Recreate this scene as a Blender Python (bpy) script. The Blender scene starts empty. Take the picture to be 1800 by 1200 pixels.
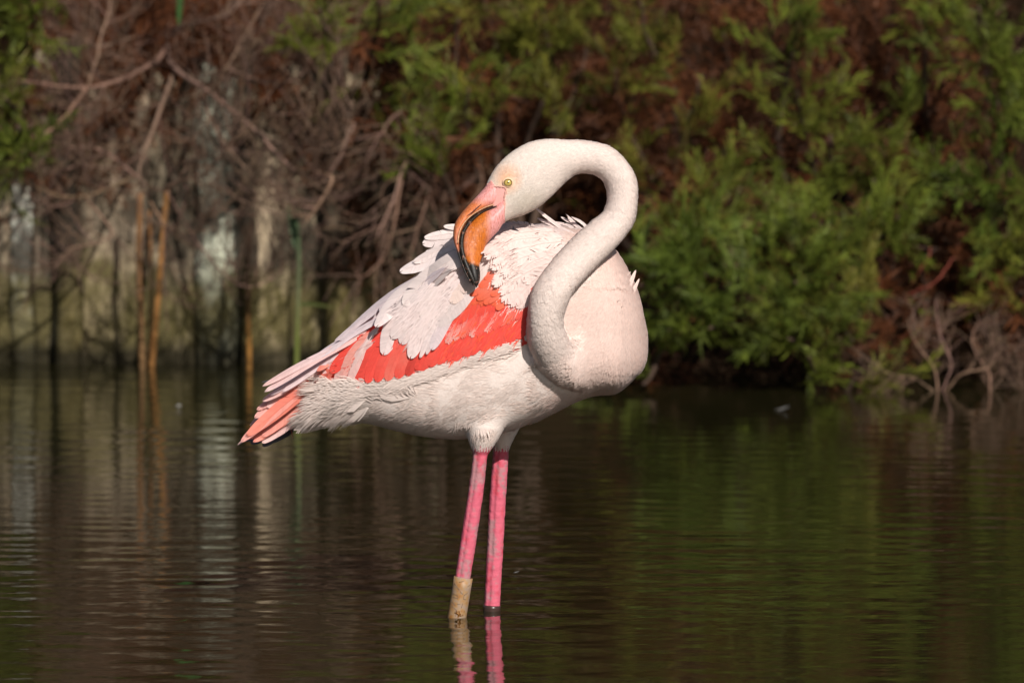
import bpy, math, random
import numpy as np
from mathutils import Vector, Matrix
from mathutils.bvhtree import BVHTree

random.seed(7)
RNG = np.random.default_rng(7)
scene = bpy.context.scene
COL = scene.collection

# ------------------------------------------------------------------ camera
CAM = np.array([0.0, -15.0, 1.6])
PITCH = math.radians(4.257)
FPX = 15000.0                       # focal length in pixels of an 1800 px wide frame
cam_data = bpy.data.cameras.new('camera')
cam_data.sensor_width = 36.0
cam_data.lens = FPX / 1800.0 * 36.0
cam_data.clip_start = 0.1
cam_data.clip_end = 500.0
cam_data.dof.use_dof = True
cam_data.dof.focus_distance = 14.92
cam_data.dof.aperture_fstop = 7.0
cam = bpy.data.objects.new('camera', cam_data)
cam.location = CAM
cam.rotation_euler = (math.pi / 2 - PITCH, 0, 0)
COL.objects.link(cam)
scene.camera = cam

# ------------------------------------------------------------------ sky and sun
SUN_EL = math.radians(35)
SUN_AZ = math.radians(22)           # to the right of straight behind the camera
sun_from = Vector((math.sin(SUN_AZ) * math.cos(SUN_EL), -math.cos(SUN_AZ) * math.cos(SUN_EL), math.sin(SUN_EL)))
world = bpy.data.worlds.new('World')
scene.world = world
world.use_nodes = True
wn = world.node_tree
bg = wn.nodes['Background']
sky = wn.nodes.new('ShaderNodeTexSky')
sky.sky_type = 'NISHITA'
sky.sun_disc = False
sky.sun_elevation = SUN_EL
sky.sun_rotation = math.pi - SUN_AZ
sky.air_density = 1.0
sky.dust_density = 1.5
wn.links.new(sky.outputs[0], bg.inputs[0])
bg.inputs[1].default_value = 0.05
sun_data = bpy.data.lights.new('sun', 'SUN')
sun_data.energy = 4.55
sun_data.angle = math.radians(0.5)
sun_data.color = (1.0, 0.945, 0.88)
sun = bpy.data.objects.new('sun', sun_data)
sun.rotation_euler = sun_from.to_track_quat('Z', 'Y').to_euler()
sun.location = (3, -6, 8)
COL.objects.link(sun)
scene.view_settings.view_transform = 'Standard'
scene.view_settings.look = 'None'
scene.view_settings.exposure = 0.0
scene.view_settings.gamma = 1.0
scene.view_settings.use_curve_mapping = False

# ------------------------------------------------------------------ helpers
FWD = np.array([0, math.cos(PITCH), -math.sin(PITCH)])
UPV = np.array([0, math.sin(PITCH), math.cos(PITCH)])
RGT = np.array([1.0, 0, 0])

def ray(px, py):
    d = FWD + (px - 900) / FPX * RGT + (600 - py) / FPX * UPV
    return d / np.linalg.norm(d)

def U(px, py, y):
    """world point at depth y that lies behind photo pixel px, py"""
    d = FWD + (px - 900) / FPX * RGT + (600 - py) / FPX * UPV
    return CAM + d * ((y - CAM[1]) / d[1])

def proj(V):
    D = V - CAM
    z = D @ FWD
    return 900 + FPX * (D @ RGT) / z, 600 - FPX * (D @ UPV) / z

def norm(v):
    v = np.asarray(v, float)
    return v / np.maximum(np.linalg.norm(v, axis=-1, keepdims=True), 1e-9)

def mesh_from(name, V, F, cols=None, normals=None, smooth=True):
    """F: list of integer arrays (n,3) or (n,4)"""
    V = np.asarray(V, np.float32)
    if isinstance(F, np.ndarray):
        F = [F]
    F = [np.asarray(f, np.int32) for f in F if len(f)]
    me = bpy.data.meshes.new(name)
    me.vertices.add(len(V))
    me.vertices.foreach_set('co', V.ravel())
    loops = np.concatenate([f.ravel() for f in F])
    sizes = np.concatenate([np.full(len(f), f.shape[1], np.int32) for f in F])
    starts = np.concatenate([[0], np.cumsum(sizes)[:-1]]).astype(np.int32)
    me.loops.add(len(loops))
    me.loops.foreach_set('vertex_index', loops)
    me.polygons.add(len(sizes))
    me.polygons.foreach_set('loop_start', starts)
    me.update(calc_edges=True)
    me.polygons.foreach_set('use_smooth', np.full(len(sizes), smooth, bool))
    if cols is not None:
        c = np.ones((len(V), 4), np.float32)
        c[:, :3] = cols
        a = me.attributes.new('Col', 'FLOAT_COLOR', 'POINT')
        a.data.foreach_set('color', c.ravel())
    if normals is not None:
        me.normals_split_custom_set_from_vertices(norm(normals).astype(np.float32).tolist())
    return me

def link(name, me, mat=None, parent=None, kind=None, label=None, cat=None, group=None):
    o = bpy.data.objects.new(name, me)
    COL.objects.link(o)
    if mat is not None and me is not None and len(me.materials) == 0:
        me.materials.append(mat)
    if parent is not None:
        o.parent = parent
        base = parent
        t = Vector(parent.location)
        while base.parent is not None:
            base = base.parent
            t = Vector(base.location)
        o.matrix_parent_inverse = Matrix.Translation(-t) if parent.type == 'EMPTY' else Matrix.Identity(4)
    tag(o, kind, label, cat, group)
    return o

def tag(o, kind=None, label=None, cat=None, group=None):
    if kind: o['kind'] = kind
    if label: o['label'] = label
    if cat: o['category'] = cat
    if group: o['group'] = group
    return o

def empty(name, loc, label, cat, group=None):
    o = bpy.data.objects.new(name, None)
    o.location = tuple(float(c) for c in loc)
    o.empty_display_size = 0.1
    COL.objects.link(o)
    return tag(o, None, label, cat, group)

class Geo:
    def __init__(self):
        self.V, self.F3, self.F4, self.C, self.N, self.n = [], [], [], [], [], 0
    def add(self, V, F3=None, F4=None, C=None, N=None):
        V = np.asarray(V, float)
        if F3 is not None and len(F3): self.F3.append(np.asarray(F3) + self.n)
        if F4 is not None and len(F4): self.F4.append(np.asarray(F4) + self.n)
        self.V.append(V)
        if C is not None: self.C.append(np.broadcast_to(np.asarray(C, float), (len(V), 3)))
        if N is not None: self.N.append(N)
        self.n += len(V)
    def mesh(self, name, smooth=True):
        F = []
        if self.F3: F.append(np.concatenate(self.F3))
        if self.F4: F.append(np.concatenate(self.F4))
        return mesh_from(name, np.concatenate(self.V), F,
                         np.concatenate(self.C) if self.C else None,
                         np.concatenate(self.N) if self.N else None, smooth)

def tube(P, R, sides=6, caps=True):
    P = np.asarray(P, float); n = len(P)
    R = np.broadcast_to(np.asarray(R, float), (n,))
    T = norm(np.gradient(P, axis=0))
    ref = np.array([0.3, 1.0, 0.2]) if abs(T[0][1]) < 0.9 else np.array([1.0, 0, 0])
    S = norm(np.cross(T, ref)); B = np.cross(T, S)
    a = np.linspace(0, 2 * math.pi, sides, endpoint=False)
    V = P[:, None, :] + R[:, None, None] * (np.cos(a)[None, :, None] * S[:, None, :] + np.sin(a)[None, :, None] * B[:, None, :])
    V = V.reshape(-1, 3)
    i = np.arange(n - 1)[:, None] * sides; j = np.arange(sides)[None, :]; k = (j + 1) % sides
    F4 = np.stack([i + j, i + k, i + sides + k, i + sides + j], -1).reshape(-1, 4)
    F3 = None
    if caps:
        V = np.concatenate([V, P[:1], P[-1:]])
        c0, c1 = n * sides, n * sides + 1
        jj = np.arange(sides); kk = (jj + 1) % sides
        F3 = np.concatenate([np.stack([np.full(sides, c0), kk, jj], -1),
                             np.stack([np.full(sides, c1), (n - 1) * sides + jj, (n - 1) * sides + kk], -1)])
    return V, F3, F4

def smooth_path(P, n):
    """Catmull-Rom through the points, n samples; works on any columns"""
    P = np.asarray(P, float); m = len(P)
    if m == 2:
        t = np.linspace(0, 1, n)[:, None]
        return P[0] * (1 - t) + P[1] * t
    Q = np.concatenate([[2 * P[0] - P[1]], P, [2 * P[-1] - P[-2]]])
    s = np.linspace(0, m - 1 - 1e-6, n); i = s.astype(int); t = (s - i)[:, None]
    p0, p1, p2, p3 = Q[i], Q[i + 1], Q[i + 2], Q[i + 3]
    return 0.5 * (2 * p1 + (p2 - p0) * t + (2 * p0 - 5 * p1 + 4 * p2 - p3) * t * t + (3 * p1 - p0 - 3 * p2 + p3) * t ** 3)

def vnoise(P, scale, seed=0):
    """trilinear value noise in -1..1"""
    Q = np.asarray(P) * scale + seed * 17.31
    I = np.floor(Q).astype(np.int64); f = Q - I; f = f * f * (3 - 2 * f)
    def h(i):
        n = i[:, 0] * 374761393 + i[:, 1] * 668265263 + i[:, 2] * 2147483647 + seed * 144269
        n = (n ^ (n >> 13)) * 1274126177
        return ((n ^ (n >> 16)) & 0xffff) / 32767.5 - 1
    out = 0
    for dx in (0, 1):
        for dy in (0, 1):
            for dz in (0, 1):
                w = (f[:, 0] if dx else 1 - f[:, 0]) * (f[:, 1] if dy else 1 - f[:, 1]) * (f[:, 2] if dz else 1 - f[:, 2])
                out = out + w * h(I + np.array([dx, dy, dz]))
    return out

def inpoly(px, py, poly):
    inside = np.zeros(np.shape(px), bool)
    n = len(poly)
    for i in range(n):
        x0, y0 = poly[i]; x1, y1 = poly[(i + 1) % n]
        c = ((y0 > py) != (y1 > py)) & (px < (x1 - x0) * (py - y0) / (y1 - y0 + 1e-9) + x0)
        inside ^= c
    return inside

# ------------------------------------------------------------------ materials
def new_mat(name):
    m = bpy.data.materials.new(name)
    m.use_nodes = True
    nt = m.node_tree
    return m, nt, nt.nodes, nt.links, nt.nodes['Principled BSDF']

def math_node(N, L, op, a, b=None):
    n = N.new('ShaderNodeMath'); n.operation = op
    for i, v in enumerate((a, b)):
        if v is None: continue
        if isinstance(v, (int, float)): n.inputs[i].default_value = v
        else: L.new(v, n.inputs[i])
    return n.outputs[0]

def mixc(N, L, fac, a, b, mode='MIX'):
    n = N.new('ShaderNodeMix'); n.data_type = 'RGBA'; n.blend_type = mode
    for s, v in ((n.inputs[0], fac), (n.inputs[6], a), (n.inputs[7], b)):
        if isinstance(v, (int, float)): s.default_value = v
        elif isinstance(v, tuple): s.default_value = (*v, 1.0) if len(v) == 3 else v
        else: L.new(v, s)
    return n.outputs[2]

def ramp(N, L, x, stops):
    n = N.new('ShaderNodeValToRGB')
    e = n.color_ramp.elements
    while len(e) < len(stops): e.new(0.5)
    for k, (p, c) in enumerate(stops):
        e[k].position = p
        e[k].color = (*c, 1.0) if isinstance(c, tuple) else (c, c, c, 1.0)
    L.new(x, n.inputs[0])
    return n.outputs[0]

def noise(N, L, scale, detail=4, stretch=None, rough=0.55):
    tc = N.new('ShaderNodeTexCoord')
    v = tc.outputs['Object']
    if stretch:
        mp = N.new('ShaderNodeMapping'); mp.inputs['Scale'].default_value = stretch
        L.new(v, mp.inputs[0]); v = mp.outputs[0]
    n = N.new('ShaderNodeTexNoise'); n.inputs['Scale'].default_value = scale
    n.inputs['Detail'].default_value = detail; n.inputs['Roughness'].default_value = rough
    L.new(v, n.inputs['Vector'])
    return n.outputs['Fac']

def bump(N, L, P, h, strength, dist):
    b = N.new('ShaderNodeBump'); b.inputs['Strength'].default_value = strength; b.inputs['Distance'].default_value = dist
    L.new(h, b.inputs['Height']); L.new(b.outputs[0], P.inputs['Normal'])

def attr_mat(name, rough=0.7, spec=0.25, transl=0.0, var=0.15, vscale=60.0, bstr=0.0, bscale=300.0, sheen=0.0, tcol=None):
    m, nt, N, L, P = new_mat(name)
    a = N.new('ShaderNodeAttribute'); a.attribute_name = 'Col'
    nz = noise(N, L, vscale, 3)
    v = math_node(N, L, 'MULTIPLY_ADD', nz, 2 * var); N[-1].inputs[2].default_value = 1 - var
    c = mixc(N, L, 1.0, a.outputs['Color'], (1, 1, 1), 'MULTIPLY')
    mul = N.new('ShaderNodeVectorMath'); mul.operation = 'SCALE'
    L.new(c, mul.inputs[0]); L.new(v, mul.inputs['Scale'])
    c = mul.outputs[0]
    L.new(c, P.inputs['Base Color'])
    P.inputs['Roughness'].default_value = rough
    P.inputs['Specular IOR Level'].default_value = spec
    if sheen:
        P.inputs['Sheen Weight'].default_value = sheen
        P.inputs['Sheen Roughness'].default_value = 0.5
    if bstr:
        bump(N, L, P, noise(N, L, bscale, 3), bstr, 0.002)
    if transl:
        t = N.new('ShaderNodeBsdfTranslucent')
        L.new(c, t.inputs[0])
        mx = N.new('ShaderNodeMixShader'); mx.inputs[0].default_value = transl
        L.new(P.outputs[0], mx.inputs[1]); L.new(t.outputs[0], mx.inputs[2])
        L.new(mx.outputs[0], N['Material Output'].inputs[0])
    return m

M = {}
M['plumage'] = attr_mat('plumage', rough=0.8, spec=0.15, transl=0.22, var=0.06, vscale=90, sheen=0.15)
M['feather'] = attr_mat('feather_vane', rough=0.62, spec=0.25, transl=0.2, var=0.07, vscale=120)
M['skin'] = attr_mat('bird_skin_and_down', rough=0.75, spec=0.15, var=0.10, vscale=110, bstr=0.35, bscale=260)
M['foliage'] = attr_mat('leaf', rough=0.55, spec=0.3, transl=0.12, var=0.3, vscale=25)
M['twig'] = attr_mat('twig_bark', rough=0.85, spec=0.15, var=0.35, vscale=60, bstr=0.4, bscale=200)
M['cane'] = attr_mat('cane', rough=0.55, spec=0.3, var=0.3, vscale=70)

# water
m, nt, N, L, P = new_mat('pond_water')
P.inputs['Base Color'].default_value = (0.016, 0.0145, 0.005, 1)
P.inputs['Roughness'].default_value = 0.015
P.inputs['IOR'].default_value = 1.333
P.inputs['Specular IOR Level'].default_value = 0.5
h1 = noise(N, L, 22.0, 3, (0.45, 1.0, 1.0))
bump(N, L, P, h1, 0.16, 0.004)
M['water'] = m

# soil of the bank and pond bed
m, nt, N, L, P = new_mat('bank_soil')
n1 = noise(N, L, 9.0, 6)
L.new(ramp(N, L, n1, [(0.25, (0.010, 0.006, 0.003)), (0.6, (0.022, 0.012, 0.006)), (0.85, (0.035, 0.02, 0.01))]), P.inputs['Base Color'])
P.inputs['Roughness'].default_value = 0.95
P.inputs['Specular IOR Level'].default_value = 0.08
bump(N, L, P, noise(N, L, 40, 5), 0.8, 0.02)
M['soil'] = m

# weathered retaining boards: tint from the object's own colour
m, nt, N, L, P = new_mat('weathered_board')
oi = N.new('ShaderNodeObjectInfo')
grain = noise(N, L, 14.0, 6, (4.0, 4.0, 1.0), 0.65)
blot = noise(N, L, 16.0, 5, (1.0, 1.0, 0.7), 0.6)
peel = noise(N, L, 13.0, 5, (3.0, 3.0, 0.8), 0.6)
c = mixc(N, L, ramp(N, L, blot, [(0.35, 0.0), (0.55, 1.0)]), (0.16, 0.125, 0.085), oi.outputs['Color'])
c = mixc(N, L, ramp(N, L, grain, [(0.36, 0.0), (0.5, 1.0)]), (0.05, 0.04, 0.03), c)
shade_blots = noise(N, L, 11, 5, (1.0, 1.0, 0.6))
c = mixc(N, L, ramp(N, L, shade_blots, [(0.46, 0.0), (0.54, 0.85)]), c, (0.03, 0.024, 0.017))  # near-black blotches: dappled shadow painted into the board colour
c = mixc(N, L, ramp(N, L, peel, [(0.56, 0.0), (0.64, 0.55)]), c, oi.outputs['Color'])
tc = N.new('ShaderNodeTexCoord'); sp = N.new('ShaderNodeSeparateXYZ'); L.new(tc.outputs['Object'], sp.inputs[0])
mz = math_node(N, L, 'MULTIPLY_ADD', noise(N, L, 6, 5), 0.34); N[-1].inputs[2].default_value = 0.0
lowz = math_node(N, L, 'SUBTRACT', sp.outputs['Z'], mz)
c = mixc(N, L, ramp(N, L, lowz, [(0.0, 0.5), (0.09, 0.0)]), c, (0.19, 0.16, 0.05))
wet = math_node(N, L, 'SUBTRACT', sp.outputs['Z'], math_node(N, L, 'MULTIPLY', blot, 0.05))
c = mixc(N, L, ramp(N, L, wet, [(0.0, 0.85), (0.045, 0.0)]), c, (0.012, 0.010, 0.006))
L.new(c, P.inputs['Base Color'])
P.inputs['Roughness'].default_value = 0.9
P.inputs['Specular IOR Level'].default_value = 0.2
bump(N, L, P, grain, 0.8, 0.012)
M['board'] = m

# ------------------------------------------------------------------ water and ground
def stretch_axis(lo, hi, step, outer_lo, outer_hi, k=1.35):
    a = list(np.arange(lo, hi, step)); a.append(hi)
    s = step; x = hi
    while x < outer_hi:
        s *= k; x += s; a.append(min(x, outer_hi))
    s = step; x = lo
    while x > outer_lo:
        s *= k; x -= s; a.insert(0, max(x, outer_lo))
    return np.unique(np.array(a))

def grid(xs, ys, zf):
    X, Y = np.meshgrid(xs, ys)
    Z = zf(X, Y)
    V = np.stack([X, Y, Z], -1).reshape(-1, 3)
    nx, ny = len(xs), len(ys)
    i = np.arange(ny - 1)[:, None] * nx; j = np.arange(nx - 1)[None, :]
    F = np.stack([i + j, i + j + 1, i + nx + j + 1, i + nx + j], -1).reshape(-1, 4)
    return V, F

waves = []
for k in range(90):
    lam = float(np.exp(RNG.uniform(math.log(0.035), math.log(0.24))))
    th = RNG.normal(0, 0.34 + 0.8 * (lam < 0.10)) + math.pi / 2          # crests mostly across the view
    kk = 2 * math.pi / lam
    waves.append((kk * math.cos(th), kk * math.sin(th), RNG.uniform(0, 6.28), lam ** 1.0))
SLOPE = 0.023
norm_s = math.sqrt(sum((w[3] * math.hypot(w[0], w[1])) ** 2 / 2 for w in waves))

def water_z(X, Y):
    Z = np.zeros_like(X)
    for kx, ky, ph, a in waves:
        Z += a * np.sin(kx * X + ky * Y + ph)
    Z *= SLOPE / norm_s
    patch = 0.75 + 0.5 * np.sin(1.1 * X + 0.6 * Y + 1) * np.sin(1.9 * Y - 0.7 * X)
    Z *= patch
    for lx, ly in (LEG_N, LEG_F):
        r = np.hypot(X - lx, Y - ly)
        Z += 0.00036 * np.exp(-r / 0.3) * np.sin(r * 2 * math.pi / 0.075 + lx * 9)
    fade = np.clip((2.2 - np.abs(X)) / 0.6, 0, 1) * np.clip((Y + 3.0) / 0.8, 0, 1)
    return Z * fade

LEG_N = U(804, 1082, -0.045)[:2]
LEG_F = U(865, 1072, 0.07)[:2]
V, F = grid(stretch_axis(-1.6, 1.6, 0.016, -60, 60), stretch_axis(-1.6, 6.3, 0.0125, -60, 9.0), water_z)
link('water', mesh_from('water', V, F), M['water'], kind='structure', label='dark rippled pond water reflecting the bank', cat='water')

WALL_Y = 5.78
def shore(X):
    t = np.clip((X + 0.36) / 0.3, 0, 1); t = t * t * (3 - 2 * t)
    return WALL_Y + 0.12 + t * (5.25 - WALL_Y - 0.12)

def ground_z(X, Y):
    d = Y - shore(X)
    left = np.clip((-0.2 - X) / 0.2, 0, 1)
    rise = np.clip(d / 0.25, 0, 1) ** 0.7 * (0.16 + 0.42 * left) + np.clip(d - 0.1, 0, 1) * 0.42 + np.clip(d - 1.1, 0, 2.6) * 0.95 + np.clip(d - 4, 0, 60) * 0.03
    z = np.where(d > 0, rise, np.maximum(-0.30, d * 0.9))
    w = np.sin(X * 9 + Y * 5) * np.sin(Y * 11 - X * 4) * 0.03 + np.sin(X * 23 + 2) * np.sin(Y * 19) * 0.015
    return z - 0.04 + w * np.clip(d + 0.2, 0.15, 1)

V, F = grid(stretch_axis(-2.2, 2.2, 0.05, -150, 150), stretch_axis(4.5, 9.0, 0.05, -150, 200), ground_z)
link('ground', mesh_from('ground', V, F), M['soil'], kind='structure', label='dark earth bank rising behind the pond', cat='ground')

# ------------------------------------------------------------------ retaining wall of upright boards
def px_x(px, y):                    # photo column to world x at depth y, near the waterline
    return float(U(px, 600, y)[0])

def board_mesh(x0, x1, z1, y0, th, seed):
    r = np.random.default_rng(seed)
    nx, nz = 6, 26
    xs = np.linspace(x0, x1, nx); zs = np.linspace(-0.28, z1, nz)
    X, Z = np.meshgrid(xs, zs)
    ph = r.uniform(0, 6, 6)
    rel = 0.006 * np.sin(Z * 21 + ph[0] + X * 30) + 0.004 * np.sin(Z * 47 + ph[1]) * np.sin(X * 90 + ph[2]) + r.normal(0, 0.0012, X.shape)
    edge = np.abs((X - x0) / (x1 - x0) - 0.5) * 2
    Y = y0 + rel + 0.007 * edge ** 6
    X = X + (0.004 * np.sin(Z * 15 + ph[3]) * (edge > 0.9))
    Z = Z + (Z > z1 - 0.01) * r.uniform(-0.03, 0.02, X.shape)
    Vf = np.stack([X, Y, Z], -1).reshape(-1, 3)
    Vb = Vf.copy(); Vb[:, 1] = y0 + th
    n = nx * nz
    i = np.arange(nz - 1)[:, None] * nx; j = np.arange(nx - 1)[None, :]
    Ff = np.stack([i + j, i + j + 1, i + nx + j + 1, i + nx + j], -1).reshape(-1, 4)
    Fb = Ff[:, ::-1] + n
    rim = list(range(nx)) + [k * nx + nx - 1 for k in range(1, nz)] + [(nz - 1) * nx + k for k in range(nx - 2, -1, -1)] + [k * nx for k in range(nz - 2, 0, -1)]
    rim = np.array(rim); nxt = np.roll(rim, -1)
    Fs = np.stack([rim, rim + n, nxt + n, nxt], -1)
    return mesh_from('board', np.concatenate([Vf, Vb]), np.concatenate([Ff, Fb, Fs]))

wall = empty('retaining_wall', (px_x(350, WALL_Y), WALL_Y, 0), 'weathered retaining wall of upright boards and dark posts along the water', 'wall')
edges = [-1000, -860, -720, -590, -440, -300, -160, -30, 18, 58, 118, 262, 344, 431, 508, 588, 670, 770]
tints = [(0.36, 0.28, 0.19), (0.45, 0.36, 0.25), (0.33, 0.26, 0.18), (0.42, 0.35, 0.24), (0.38, 0.29, 0.2), (0.3, 0.25, 0.18), (0.34, 0.25, 0.17), (0.36, 0.29, 0.20), (0.55, 0.55, 0.47), (0.40, 0.33, 0.24), (0.38, 0.30, 0.21), (0.42, 0.34, 0.23),
         (0.62, 0.64, 0.50), (0.58, 0.46, 0.31), (0.52, 0.42, 0.28), (0.36, 0.29, 0.19), (0.3, 0.25, 0.16)]
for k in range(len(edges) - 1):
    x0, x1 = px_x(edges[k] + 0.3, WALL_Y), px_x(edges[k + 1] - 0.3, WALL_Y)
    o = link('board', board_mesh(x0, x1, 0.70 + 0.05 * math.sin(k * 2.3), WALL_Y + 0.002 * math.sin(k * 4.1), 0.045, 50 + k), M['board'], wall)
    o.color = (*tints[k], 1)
for px, w in ((-860, 20), (-500, 18), (-160, 15), (119, 24), (437, 14), (590, 22)):
    x = px_x(px, WALL_Y - 0.07)
    P_ = np.array([(x + 0.006 * math.sin(z * 9), WALL_Y - 0.04, z) for z in np.linspace(-0.3, 0.8, 9)])
    V, F3, F4 = tube(P_, w / 723 * np.array([1.06, 1, 1.03, .98, 1.02, .97, 1, .96, .9]), 9)
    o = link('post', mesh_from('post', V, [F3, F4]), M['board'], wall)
    o.color = (0.04, 0.022, 0.013, 1)

# ------------------------------------------------------------------ canes and reeds
def cane(name, pts, y, w0, w1, c0, c1, label, group=None, node_gap=0.12, mid=None):
    P = smooth_path([U(px, py, y) for px, py in pts], 22)
    P[0, 2] = min(P[0, 2], P[0, 2])
    base = P[0].copy(); base[2] = -0.25
    P = np.concatenate([[base], P])
    L_ = np.concatenate([[0], np.cumsum(np.linalg.norm(np.diff(P, axis=0), axis=1))])
    t = L_ / L_[-1]
    R = (w0 * (1 - t) + w1 * t) / 723 / 2
    R = R * (1 + 0.18 * np.exp(-((L_ % node_gap) - node_gap / 2) ** 2 / 0.00006))
    V, F3, F4 = tube(P, R, 7)
    tt = np.concatenate([np.repeat(t, 7), [0, 1]])[:, None]
    C = np.array(c0) * (1 - tt) + np.array(c1) * tt
    if mid is not None:
        wgt = np.exp(-((tt - 0.5) / 0.16) ** 2)
        C = C * (1 - wgt) + np.array(mid) * wgt
    root = empty(name, (P[1][0], P[1][1], 0), label, 'reed', group)
    link('stalk', mesh_from('stalk', V, [F3, F4], C), M['cane'], root)
    return root, P

def blade(root, pts, y0, y1, w, c0, c1):
    n = 14
    xy = smooth_path(pts, n); ys = np.linspace(y0, y1, n)
    P = np.array([U(a, b, y) for (a, b), y in zip(xy, ys)])
    T = norm(np.gradient(P, axis=0)); S = norm(np.cross(T, np.array([0, 1.0, 0.25])))
    t = np.linspace(0, 1, n)
    hw = w / 723 / 2 * np.minimum(1, (t + .08) * 5) * np.sqrt(np.clip(1.02 - t ** 2, 0, 1))
    N_ = np.cross(S, T)
    V = np.concatenate([P - S * hw[:, None], P + N_ * hw[:, None] * 0.3, P + S * hw[:, None]])
    i = np.arange(n - 1)
    F = np.concatenate([np.stack([i, i + 1, i + n + 1, i + n], -1), np.stack([i + n, i + n + 1, i + 2 * n + 1, i + 2 * n], -1)])
    tt = np.tile(t, 3)[:, None]
    return link('leaf_blade', mesh_from('leaf_blade', V, F, np.array(c0) * (1 - tt) + np.array(c1) * tt), M['foliage'], root)

BR0, BR1 = (0.26, 0.12, 0.035), (0.22, 0.10, 0.035)
cane('reed_cane', [(250, 652), (248, 560), (244, 470), (246, 340)], 5.62, 13, 10, (0.24, 0.15, 0.07), BR1, 'brown dry cane standing straight before the wall boards')
cane('reed_cane', [(266, 650), (276, 540), (284, 440), (294, 330)], 5.66, 12, 9, BR0, (0.30, 0.14, 0.04), 'orange brown dry cane leaning away from the straight cane')
cane('reed_cane', [(263, 645), (263, 560), (266, 480), (262, 370)], 5.72, 7, 5, (0.16, 0.08, 0.03), BR1, 'thin dark dry cane between the two thicker canes')
cane('reed_cane', [(438, 640), (437, 560), (436, 480), (438, 400)], 5.60, 11, 7, (0.05, 0.025, 0.012), (0.07, 0.035, 0.02), 'rusty cane standing against the slim dark post', mid=(0.30, 0.14, 0.03))
rg, _ = cane('green_reed', [(521, 655), (522, 590), (524, 520), (525, 440), (519, 370)], 5.15, 11, 8, (0.30, 0.23, 0.14), (0.03, 0.065, 0.025), 'slender green reed with a straw coloured foot beside the tail', mid=(0.11, 0.13, 0.025))
blade(rg, [(525, 535), (545, 534), (570, 537), (592, 541)], 5.15, 5.2, 7, (0.05, 0.08, 0.02), (0.10, 0.10, 0.03))
blade(rg, [(523, 440), (512, 390), (505, 350)], 5.15, 5.2, 12, (0.06, 0.11, 0.04), (0.1, 0.14, 0.06))

rl = empty('reed_leaf', U(330, -260, 5.95), 'single broad green reed blade hanging into the dead branches', 'reed')
blade(rl, [(330, -260), (322, -120), (318, -20), (314, 44)], 5.95, 5.4, 17, (0.035, 0.09, 0.02), (0.04, 0.10, 0.025))

# ------------------------------------------------------------------ leafy sprays
def make_spray(seed, n_side=15, rad=0.0115, leaves_n=7, ang=0.5, spread=0.34):
    """a main stem set with branchlets that are thickly clad in tiny scale leaves"""
    r = np.random.default_rng(seed)
    g = Geo()
    def brush(A, rd, k, tone):
        n = len(A); t = np.linspace(0, 1, n)
        prof = rd * (0.45 + 0.75 * np.sin(np.pi * np.clip(t * 0.8 + 0.15, 0, 1))) * r.uniform(0.8, 1.2, n)
        prof[-1] *= 0.25
        V, F3, F4 = tube(A, prof, 4, False)
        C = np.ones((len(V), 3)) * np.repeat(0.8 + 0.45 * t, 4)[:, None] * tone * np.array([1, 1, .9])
        g.add(V, F3, F4, C)
        for q in range(k):
            s = r.uniform(0.08, 0.98) * (n - 1); i = min(int(s), n - 2); f = s - i
            p = A[i] * (1 - f) + A[i + 1] * f
            d = norm(A[i + 1] - A[i]); o = r.normal(0, 1, 3); o -= d * (o @ d); o = norm(o)
            l = rd * r.uniform(2.2, 4.2); dr = norm(d * 0.8 + o * 0.75); sd = norm(np.cross(dr, r.normal(0, 1, 3))) * rd * 0.55
            g.add([p, p + dr * l * .5 + sd, p + dr * l, p + dr * l * .5 - sd], [[0, 1, 2], [0, 2, 3]], None, np.ones(3) * tone * r.uniform(.85, 1.3) * np.array([1.05, 1, .85]))
    t = np.linspace(0, 1, 7)
    bx, by = r.normal(0, 0.3, 2)
    axis = np.stack([bx * t ** 2, by * t ** 2, t - 0.12 * (bx * bx + by * by) * t ** 3], -1)
    V, F3, F4 = tube(axis[:5], 0.010 * (1 - 0.12 * np.arange(5)), 3, False)
    g.add(V, F3, F4, (0.6, 0.45, 0.4))
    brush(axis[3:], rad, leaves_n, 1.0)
    for k in range(n_side):
        s = 0.10 + 0.82 * (k + r.uniform(0, 1)) / n_side
        i = min(int(s * 6), 5); f = s * 6 - i
        p = axis[i] * (1 - f) + axis[i + 1] * f
        d = norm(axis[i + 1] - axis[i])
        a = k * 2.4 + r.uniform(-.5, .5)
        o = np.array([math.cos(a), math.sin(a), 0]); o = norm(o - d * (o @ d))
        l = spread * (1.15 - 0.6 * s) * r.uniform(0.6, 1.3)
        u = np.linspace(0, 1, 4)[:, None]
        A = p + u * l * (o * ang + d * 0.85) + u ** 2 * l * (d * 0.12 + r.normal(0, .12, 3))
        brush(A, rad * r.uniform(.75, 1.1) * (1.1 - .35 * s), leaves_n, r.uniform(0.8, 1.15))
    return np.concatenate(g.V), np.concatenate(g.F3), np.concatenate(g.F4), np.concatenate(g.C)

SPRAYS = [make_spray(100 + k) for k in range(7)]
DRY = [make_spray(200 + k, 9, 0.013, 5, 0.8, 0.42) for k in range(5)]

def frames(D, r):
    """rotation matrices taking +Z to D with random roll"""
    D = norm(D)
    ref = norm(r.normal(0, 1, D.shape))
    X = norm(np.cross(ref, D)); Y = np.cross(D, X)
    return np.stack([X, Y, D], -1)

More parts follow.
